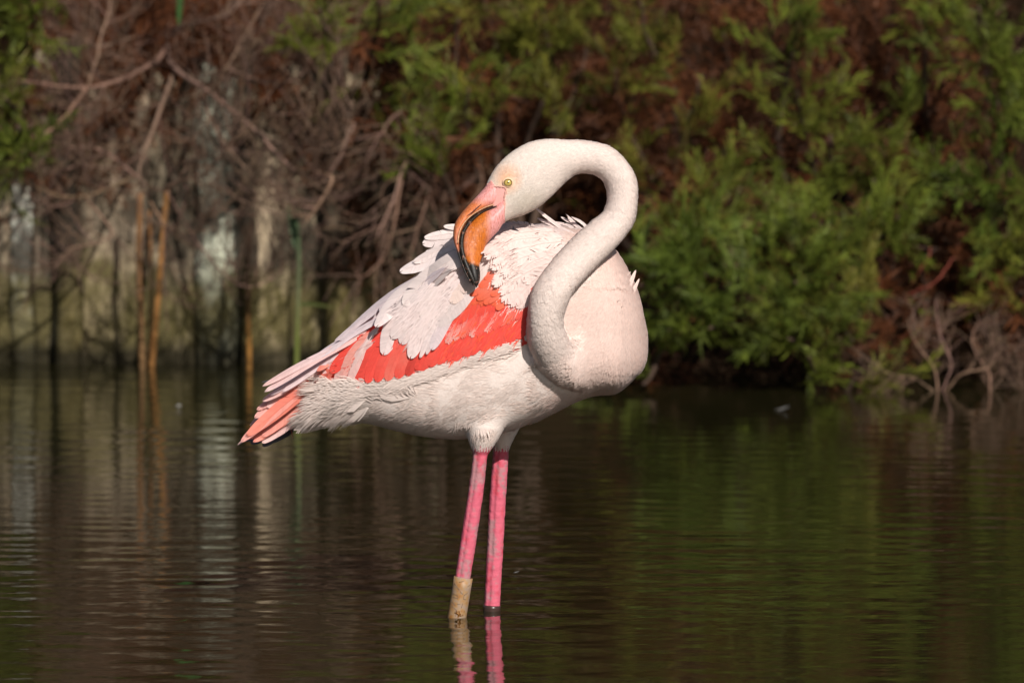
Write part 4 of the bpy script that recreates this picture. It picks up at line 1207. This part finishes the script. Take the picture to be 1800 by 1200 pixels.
# pale shoulder feathers behind the bill
rr = np.random.default_rng(12)
for pts, w in [([(985, 445), (920, 470), (882, 536)], 26), ([(975, 470), (930, 500), (895, 540)], 28), ([(965, 490), (935, 515), (905, 541)], 26), ([(955, 500), (938, 522), (920, 537)], 22),
               ([(970, 440), (905, 460), (866, 506)], 24), ([(960, 430), (900, 445), (862, 478)], 24), ([(955, 420), (900, 428), (856, 462)], 22), ([(950, 410), (895, 415), (850, 452)], 22),
               ([(990, 430), (930, 440), (880, 490)], 26), ([(985, 455), (930, 480), (876, 520)], 22), ([(945, 402), (900, 402), (858, 432)], 20), ([(975, 412), (925, 415), (880, 432)], 24), ([(995, 420), (950, 425), (905, 450)], 26), ([(1000, 440), (960, 460), (925, 500)], 28),
               ([(980, 420), (930, 432), (895, 470)], 24), ([(930, 398), (890, 404), (862, 420)], 18), ([(940, 430), (890, 440), (868, 470)], 18)]:
    cb = WHITE * .55 + BLUSH * .45
    feather('shoulder_feather', jit(pts, 2), w, cb, cb * .8 + PALEPINK * .2, 12 + rr.uniform(0, 6), .005, .4, .22, nb=40, fluff=.35)
for pts, w in [([(1030, 425), (990, 405), (944, 386)], 12), ([(1035, 425), (1000, 398), (958, 392)], 9), ([(1040, 420), (1010, 395), (994, 379)], 10), ([(1045, 425), (1015, 400), (985, 384)], 10), ([(1030, 430), (990, 415), (950, 402)], 12),
               ([(1050, 425), (1025, 395), (1003, 384)], 9), ([(1020, 430), (985, 412), (962, 405)], 10), ([(1020, 425), (970, 390), (941, 368)], 9), ([(1040, 432), (1000, 410), (970, 398)], 12)]:
    feather('shoulder_feather', pts, w, WHITE, WHITE * .8 + PALEPINK * .2, 2, .006, .5, .3, y_shift=0.01, taper=.3)
for pts, w in [([(1085, 530), (1106, 500), (1117, 475)], 12), ([(1092, 540), (1112, 512), (1123, 490)], 10), ([(1080, 510), (1096, 490), (1108, 478)], 8)]:
    feather('shoulder_feather', pts, w, BLUSH, BLUSH, 0, .001, .4, .2, y_shift=0.01, taper=.4, tipround=.6)
# flank and undertail: soft feathers and loose down lying over the wing edge and tail
for pts, w in [([(650, 700), (590, 695), (524, 716)], 50), ([(650, 690), (600, 680), (548, 680)], 40), ([(650, 715), (585, 725), (514, 742)], 44), ([(640, 732), (580, 740), (516, 755)], 34),
               ([(720, 700), (672, 684), (636, 678)], 34)]:
    feather('flank_feather', jit(pts, 2), w, BELLY, BELLY * .85 + PALEPINK * .15, -2 + rr.uniform(0, 1), .0, .2, .5, nb=40, tipround=.6, fluff=.25, rach=False)

def down_patch(name, roots, dirs, lens, col, height, wid, seed, curve=0.0):
    """loose barbs: root pixels, direction angles (image degrees, 180 = towards the tail), lengths in px"""
    r = np.random.default_rng(seed)
    V, C, Nn_ = [], [], []
    for (x, y), a, ln, hh in zip(roots, dirs, lens, height):
        p, n0 = surf(x, y)
        if p is None: continue
        a = math.radians(a)
        x1, y1 = x + ln * math.cos(a), y - ln * math.sin(a)
        q, _ = surf(x1, y1)
        yd = p[1] - hh * 0.3
        ye = min(q[1], p[1] + .02) - hh if q is not None else p[1] - hh * 0.6
        xm, ym = (x + x1) / 2 + curve * ln * math.sin(a), (y + y1) / 2 + curve * ln * math.cos(a)
        P0, P1, P2 = U(x, y, yd), U(xm, ym, min(yd, ye) - hh * .35), U(x1, y1, ye)
        d = norm(P2 - P0); sd = norm(np.cross(d, np.array([0, -1.0, 0.2]))) * wid * r.uniform(.6, 1.2)
        V += [P0 - sd * .6, P0 + sd * .6, P1 - sd, P1 + sd, P2]
        c = np.asarray(col[r.integers(0, len(col))] if isinstance(col, list) else col) * r.uniform(.95, 1.03); C += [c] * 5
        nn_ = norm(n0 + r.normal(0, .06, 3) + np.array([0, -.3, .1])); Nn_ += [nn_] * 5
    n = len(V) // 5; o = np.arange(n)[:, None] * 5
    F3 = o + np.array([[2, 4, 3]]); F4 = o + np.array([[0, 2, 3, 1]])
    V = np.array(V); Nn_ = np.array(Nn_)
    fn_ = np.cross(V[2::5] - V[0::5], V[1::5] - V[0::5]); flip = (fn_ * Nn_[::5]).sum(1) < 0
    F3[flip] = F3[flip][:, ::-1]; F4[flip] = F4[flip][:, ::-1]
    return link(name, mesh_from(name, V, [F3, F4], np.array(C), Nn_), M['plumage'], bird, kind='stuff')

r = np.random.default_rng(91)
EDGE = smooth_path([(945, 584), (925, 592), (850, 617), (780, 641), (720, 661), (690, 668)], 200)
roots, dirs, lens, hts = [], [], [], []
for k in range(1800):      # along the lower edge of the wing
    i = r.integers(0, 200); x, y = EDGE[i]
    roots.append((x + r.uniform(0, 14), y + 3 + abs(r.normal(0, 7)))); dirs.append(r.normal(190, 9)); lens.append(r.uniform(14, 34)); hts.append(r.uniform(.0015, .0035))
for k in range(1500):      # tuft lapping up over the wing behind the middle
    t = r.uniform(0, 1)
    roots.append((640 + 85 * t + r.normal(0, 5), 693 - 8 * t + r.normal(0, 6))); dirs.append(r.normal(158 - 20 * t, 13)); lens.append(r.uniform(14, 38)); hts.append(r.uniform(.001, .0035))
for k in range(3200):      # rump fluff over the tail root
    x = r.uniform(562, 650)
    y = 690 + (x - 545) * .02 + r.uniform(-16, 42)
    dirs.append(180 + (y - 690) * .55 + 10 * math.sin(x * .13 + y * .09) + r.normal(0, 5)); roots.append((x, y)); lens.append(r.uniform(24, 52)); hts.append(r.uniform(.001, .0035))
for k in range(900):       # under tail
    x = r.uniform(530, 640); y = 738 + r.uniform(-12, 6)
    dirs.append(r.normal(196, 8)); roots.append((x, y)); lens.append(r.uniform(16, 36)); hts.append(r.uniform(.0008, .0025))
down_patch('flank_down', roots, dirs, lens, BELLY, hts, .0008, 5, .1)
roots, dirs, lens, hts = [], [], [], []
for k in range(1500):      # loose barbs over the white scapulars
    t = r.uniform(0, 1); u = r.uniform(-1, 1)
    x, y = 840 - 120 * t + 28 * u, 440 + 110 * t + 34 * u
    if x + 0.6 * (y - 500) > 815: continue
    dirs.append(222 + 8 * u + r.normal(0, 6)); roots.append((x, y)); lens.append(r.uniform(30, 62)); hts.append(r.uniform(.007, .010))
down_patch('scapular_barbs', roots, dirs, lens, WHITE * .75 + LILAC * .25, hts, .0008, 7, .05)
roots, dirs, lens, hts = [], [], [], []
for k in range(420):      # silky barbs over the coral coverts
    x, y = r.uniform(770, 935), r.uniform(515, 628)
    if y > 612 - (x - 860) * .3 or x + 0.7 * (y - 500) < 830: continue
    dirs.append(r.normal(232, 7)); roots.append((x, y)); lens.append(r.uniform(14, 30)); hts.append(r.uniform(.0035, .005))
down_patch('covert_barbs', roots, dirs, lens, [CORAL, CORAL, ORANGE, CORAL * .8 + SALMON * .2], hts, .0008, 8, .05)
roots, dirs, lens, hts = [], [], [], []
for k in range(1500):      # ragged shoulder fringe
    t = r.uniform(0, 1)
    x, y = 885 + 65 * t + r.normal(0, 16), 440 + 85 * t + r.normal(0, 16)
    if x > 930 or (x < 868 and y > 480): continue
    dirs.append(205 + 25 * t + 12 * math.sin(x * .15) * math.sin(y * .17) + r.normal(0, 6)); roots.append((x, y)); lens.append(r.uniform(18, 46)); hts.append(r.uniform(.0025, .0045))
for k in range(260):       # loose ends hanging over the coral
    t = r.uniform(0, 1)
    x, y = 868 + 60 * t + r.normal(0, 4), 490 + 34 * t + r.normal(0, 5)
    dirs.append(r.normal(240, 14)); roots.append((x, y)); lens.append(r.uniform(10, 24)); hts.append(r.uniform(.003, .0055))
down_patch('shoulder_down', roots, dirs, lens, WHITE * .6 + BLUSH * .4, hts, .0007, 6, .12)

# ------------------------------------------------------------------ bill
def bill_y(py): return -.078 - np.clip((py - 330) / 170, 0, 1) * 0.062
def bill_loft(rows, n, sides=28):
    st = [(a, b, c, d, float(bill_y((b + d) / 2)), w) for a, b, c, d, w in rows]
    return lofted(st, n, sides=sides)

m, nt, N, L, P = new_mat('bill_horn')
a = N.new('ShaderNodeAttribute'); a.attribute_name = 'Col'
nz = noise(N, L, 160, 4)
c = mixc(N, L, ramp(N, L, nz, [(0.58, 0.0), (0.66, 0.35)]), a.outputs['Color'], (0.85, 0.42, 0.30))
nz2 = noise(N, L, 420, 3, (1, 1, 0.25))
c = mixc(N, L, ramp(N, L, nz2, [(0.42, 0.0), (0.66, 0.7)]), c, mixc(N, L, 1.0, c, (0.55, 0.42, 0.35), 'MULTIPLY'))
L.new(c, P.inputs['Base Color']); P.inputs['Roughness'].default_value = 0.45; P.inputs['Specular IOR Level'].default_value = 0.35
bump(N, L, P, nz2, 0.25, 0.0015)
M['bill'] = m

BPINK = np.array([0.82, 0.36, 0.34]); BORANGE = np.array([0.62, 0.165, 0.02]); BSAL = np.array([0.82, 0.27, 0.14]); BLACK = np.array([0.012, 0.010, 0.008])
bill = empty('bill', U(856, 360, -.08), None, None); bill.parent = bird
del_loc = Vector(bill.location); bill.location = del_loc - Vector(bird.location)
def bill_part(name, V, F3, F4, C, mat=None):
    o = bpy.data.objects.new(name, mesh_from(name, V, [F3, F4], C)); COL.objects.link(o)
    o.data.materials.append(mat or M['bill']); o.parent = bill; o.matrix_parent_inverse = Matrix.Translation(-del_loc)
    return o
up_rows = [(862, 314, 886, 350, .019), (854, 327, 880, 354, .020), (840, 343, 868, 362, .0195), (824, 360, 850, 370, .018), (811, 375, 834, 379, .0165), (801, 390, 820, 393, .015), (797, 405, 811, 410, .0135), (797, 421, 808, 425, .012),
           (802, 438, 809, 441, .0105), (808, 458, 814, 459, .009), (816, 480, 821, 478, .007), (826, 498, 829, 495, .004)]
V, F3, F4 = bill_loft(up_rows, 60)
px, py = proj(V)
def b3(C, m, col): m = np.clip(m, 0, 1)[:, None]; return C * (1 - m) + col * m
C = np.tile(BPINK, (len(V), 1)); C = b3(C, (py - 343) / 16 + (830 - px) / 60, BORANGE * .6 + BSAL * .4); C = b3(C, (py - 395) / 25, BSAL * .75); C = b3(C, (py - 436) / 8, BLACK)
bill_part('upper_mandible', V, F3, F4, C)
lo_rows = [(886, 350, 888, 391, .0175), (880, 354, 883, 395, .0185), (868, 364, 877, 405, .0195), (850, 372, 869, 413, .0195), (835, 384, 860, 423, .0185), (822, 398, 853, 433, .017), (815, 415, 850, 443, .0155), (813, 432, 846, 455, .0138), (816, 450, 843, 466, .012), (822, 468, 844, 481, .010),
           (828, 484, 843, 494, .0075), (834, 500, 838, 506, .003)]
V, F3, F4 = bill_loft(lo_rows, 70, 36)
px, py = proj(V)
dd = (px - 880) * 0.55 + (392 - py) * 0.55
C = np.tile(BPINK, (len(V), 1)); C = b3(C, (868 - px) / 16 - np.clip((px - 855) / 25, 0, 1) * .3, BORANGE); C = b3(C, np.clip((830 - px) / 10, 0, 1) * (py < 450) * .7, BSAL); C = b3(C, (py - 459 - (px - 826) * .35) / 5, BLACK)
lm = bill_part('lower_mandible', V, F3, F4, C)
edge_rows = [(873, 360.5, 874, 362.5, .0185), (851, 367, 852, 371.5, .0195), (832, 378, 837, 384, .019), (818, 392, 825, 399, .0175), (809, 409, 818, 413, .016), (806, 430, 817, 431, .0145), (809, 450, 820, 448, .013), (815, 470, 827, 466, .011), (823, 488, 834, 483, .0085), (831, 502, 838, 496, .004)]
V, F3, F4 = bill_loft(edge_rows, 120, 20)
V[:, 1] += 0.0  # the cutting edge stands proud on both sides
ribs = 0.00022 * np.sin(np.repeat(np.arange(120), 20) * 1.9)
ctr = V[:2400].reshape(120, 20, 3).mean(1, keepdims=True)
Vr = V[:2400].reshape(120, 20, 3); Vr = Vr + norm(Vr - ctr) * ribs.reshape(120, 20, 1) * np.clip(np.arange(120) / 50 - .6, 0, 1)[:, None, None]
V[:2400] = Vr.reshape(-1, 3)
bill_part('cutting_edge', V, F3, F4, np.tile(np.array([0.02, 0.016, 0.012]), (len(V), 1)))
# nostril slit and pale rim along the gape
def on_bill(pts, dy):
    return np.array([U(x, y, float(bill_y(y)) - d) for (x, y), d in zip(pts, dy)])
A = smooth_path(on_bill([(846, 359), (838, 366), (829, 374), (820, 380)], [.0185, .0185, .0180, .0172]), 12)
V, F3, F4 = tube(A, np.array([.0003, .0007, .001, .0011, .0011, .001, .001, .0009, .0008, .0006, .0004, .0002]), 6)
bill_part('nostril', V, F3, F4, np.tile(np.array([.10, .02, .015]), (len(V), 1)))
A = smooth_path(on_bill([(868, 359.5), (851, 365.5), (831, 377), (816.5, 391), (807.5, 408), (804.5, 428)], [.018, .0185, .0178, .0165, .0150, .0132]), 30)
V, F3, F4 = tube(A, np.linspace(.0009, .0013, 30), 6)
bill_part('pale_rim', V, F3, F4, np.tile(np.array([.72, .42, .24]), (len(V), 1)))
# fleshy seam of skin between face and bill
A = []
for x, y in smooth_path([(856, 324), (866, 328), (878, 328), (889, 331), (887, 345), (887, 358), (886, 372), (883, 392)], 40):
    h, nn = surf(x, y, True)
    A.append((h if h is not None else U(x, y, -.08 - .018)) + np.array([0, -.0006, 0]))
A = np.array(A); A[:, 1] = np.convolve(np.pad(A[:, 1], 3, 'edge'), np.ones(7) / 7, 'valid')
V, F3, F4 = tube(A, 0.0016 * (1 + .35 * np.sin(np.arange(40) * 2.3)), 6)
bill_part('face_seam', V, F3, F4, np.tile(np.array([.80, .45, .38]), (len(V), 1)))

# ------------------------------------------------------------------ eye
h, nn = surf(893, 321, True)
ey = h if h is not None else U(893, 321, -.1)
def disc_dome(c, nrm, r, hgt, rx=1.0, rz=1.0, rings=6, sides=24):
    nrm = norm(nrm); X = norm(np.cross(nrm, np.array([0, 0, 1.0]))); Z = np.cross(X, nrm)
    V = [c + nrm * hgt]; F3 = []; F4 = []
    for k in range(1, rings + 1):
        f = k / rings
        for a in np.linspace(0, 2 * math.pi, sides, endpoint=False):
            V.append(c + X * math.cos(a) * r * f * rx + Z * math.sin(a) * r * f * rz + nrm * hgt * math.sqrt(max(0, 1 - f * f)))
    for j in range(sides):
        F3.append([0, 1 + j, 1 + (j + 1) % sides])
        for k in range(rings - 1):
            b = 1 + k * sides; F4.append([b + j, b + sides + j, b + sides + (j + 1) % sides, b + (j + 1) % sides])
    return np.array(V), np.array(F3), np.array(F4)
m, nt, N, L, P = new_mat('eye_wet')
a = N.new('ShaderNodeAttribute'); a.attribute_name = 'Col'; L.new(a.outputs['Color'], P.inputs['Base Color'])
P.inputs['Roughness'].default_value = 0.08
M['eye'] = m
nrm = np.array([0.05, -1.0, 0.12])
V, F3, F4 = disc_dome(ey + np.array([0, -.0012, 0]), nrm, .0095, .0028, 1.0, .95)
eye = link('eye', mesh_from('eye', V, [F3, F4], np.tile(np.array([.82, .55, .36]), (len(V), 1))), M['skin'], bird)
V, F3, F4 = disc_dome(ey + np.array([0, -.0030, 0]), nrm, .0064, .0022, 1.05, .9)
link('iris', mesh_from('iris', V, [F3, F4], np.tile(np.array([.50, .37, .10]), (len(V), 1))), M['eye'], eye)
V, F3, F4 = disc_dome(ey + np.array([0, -.0046, 0]), nrm, .0016, .0010)
link('pupil', mesh_from('pupil', V, [F3, F4], np.tile(np.array([.008, .006, .005]), (len(V), 1))), M['eye'], eye)
aa = np.linspace(0, 2 * math.pi, 25)
A = np.array([ey + np.array([math.cos(t) * .0069, -.0036, math.sin(t) * .0060]) for t in aa])
V, F3, F4 = tube(A, .0007, 5, False)
link('eyelid', mesh_from('eyelid', V, F4, np.tile(np.array([.16, .09, .05]), (len(V), 1))), M['skin'], eye)

# ------------------------------------------------------------------ leg rings
m, nt, N, L, P = new_mat('ring_plastic')
nz = noise(N, L, 70, 5); nz2 = noise(N, L, 190, 4)
c = ramp(N, L, nz, [(0.35, (0.34, 0.24, 0.175)), (0.5, (0.37, 0.22, 0.10)), (0.64, (0.34, 0.15, 0.04))])
c = mixc(N, L, ramp(N, L, nz2, [(0.55, 0.0), (0.7, 0.6)]), c, (0.36, 0.30, 0.26))
L.new(c, P.inputs['Base Color']); P.inputs['Roughness'].default_value = 0.5
M['ring'] = m
m, nt, N, L, P = new_mat('ring_dark'); P.inputs['Base Color'].default_value = (0.055, 0.03, 0.024, 1); P.inputs['Roughness'].default_value = 0.3
M['ring_dark'] = m
m, nt, N, L, P = new_mat('ring_marks'); P.inputs['Base Color'].default_value = (0.22, 0.15, 0.10, 1); P.inputs['Roughness'].default_value = 0.7
M['marks'] = m
m, nt, N, L, P = new_mat('algae'); P.inputs['Base Color'].default_value = (0.30, 0.12, 0.015, 1); P.inputs['Roughness'].default_value = 0.45
M['algae'] = m

def ring_mesh(c_top, c_bot, r, th, sides=36, rows=6):
    ax = norm(c_bot - c_top); X = norm(np.cross(ax, [0, 1.0, 0])); Y = np.cross(ax, X)
    a = np.linspace(0, 2 * math.pi, sides, endpoint=False)
    circ = np.cos(a)[:, None] * X + np.sin(a)[:, None] * Y
    prof = [(0, r - th)] + [(0, r)] + [(f, r) for f in np.linspace(0, 1, rows)[1:]] + [(1, r - th)]
    V = np.concatenate([c_top + (c_bot - c_top) * f + circ * q for f, q in prof])
    n = len(prof)
    i = np.arange(n - 1)[:, None] * sides; j = np.arange(sides)[None, :]; k = (j + 1) % sides
    F = np.stack([i + j, i + k, i + sides + k, i + sides + j], -1).reshape(-1, 4)
    me = mesh_from('ring', V, F); return me
ct, cb = U(814.5, 1014, -.045), U(800, 1104, -.045)
RR = .0166
band = link('leg_ring', ring_mesh(ct, cb, RR, .0016), M['ring'], bird)
band['label'] = 'worn cream plastic ring with scratched code above the water'
ax = norm(cb - ct); X = norm(np.cross(ax, [0, 1.0, 0])); Xr = X if X[0] > 0 else -X; Fr = np.array([0, -1.0, 0])
g = Geo()
def mark(p, q, w=.0008):
    n = 6
    pts_ = []
    for f in np.linspace(0, 1, n):
        u = p[0] * (1 - f) + q[0] * f; v = p[1] * (1 - f) + q[1] * f
        s = np.clip(u / (RR * 1000), -.97, .97)
        pts_.append(ct + ax * v / 1000 + Xr * s * RR + Fr * math.sqrt(1 - s * s) * (RR + .0002))
    V, F3, F4 = tube(np.array(pts_), w, 4); g.add(V, F3, F4)
for p, q in [((-14, 12), (-3, 22)), ((-6, 8), (2, 5)), ((-4, 32), (-14, 30)), ((-4, 32), (-4, 37)), ((-4, 37), (-12, 36)), ((6, 30), (12, 24)), ((6, 30), (6, 36)), ((6, 36), (11, 37)), ((6, 44), (5, 52)), ((-12, 52), (-2, 58)), ((-3, 47), (2, 46)), ((10, 14), (14, 10)), ((-13, 44), (-6, 50)), ((-2, 24), (4, 28))]:
    mark(p, q, .00055)
link('engraved_marks', g.mesh('engraved_marks'), M['marks'], band)
r = np.random.default_rng(4); g = Geo()
for k in range(26):
    u, v = r.normal(3, 4), r.uniform(58, 69)
    s = np.clip(u / 16.6, -.9, .9)
    p = ct + ax * v / 1000 + Xr * s * RR + Fr * math.sqrt(1 - s * s) * (RR + .0006)
    d1, d2 = norm(r.normal(0, 1, 3)) * r.uniform(.0015, .004), norm(r.normal(0, 1, 3)) * r.uniform(.001, .0025)
    g.add([p - d1, p + d2, p + d1 + Fr * .001, p - d2], None, [[0, 1, 2, 3]])
link('algae', g.mesh('algae', False), M['algae'], band)
rg2 = link('leg_ring', ring_mesh(U(865, 1063, .07), U(863.5, 1088, .07), .0156, .0012), M['ring_dark'], bird)
rg2['label'] = 'dark wet ring at the waterline of the far leg'

# ------------------------------------------------------------------ small things afloat
m, nt, N, L, P = new_mat('floating_down'); P.inputs['Base Color'].default_value = (0.34, 0.33, 0.31, 1); P.inputs['Roughness'].default_value = 0.8
M['afloat'] = m
def afloat(px, py, ln, ang, label, seed):
    r = np.random.default_rng(seed)
    d = ray(px, py); t = -CAM[2] / d[2]; p = CAM + d * t
    w = water_z(np.array([p[0]]), np.array([p[1]]))[0]
    p[2] = w + .003
    V, F, T = fan_proto(seed, 9, 0.35)
    ca_, sa = math.cos(ang), math.sin(ang)
    W = np.stack([p[0] + ln * (V[:, 0] * ca_ - V[:, 1] * sa), p[1] + ln * (V[:, 0] * sa + V[:, 1] * ca_), p[2] + ln * (.25 * T ** 2 - .4 * V[:, 1] ** 2)], -1)
    link('floating_feather', mesh_from('floating_feather', W, F), M['afloat'], None, label=label, cat='feather', group='down feathers afloat')
afloat(1363, 722, .034, .1, 'pale curled down feather afloat beside the reflection of the green shrub', 1)
afloat(312, 716, .014, 1.2, 'small white down feather afloat before the brown canes', 2)
afloat(903, 1008, .012, .2, 'tiny white fleck of down afloat beside the far leg', 3)
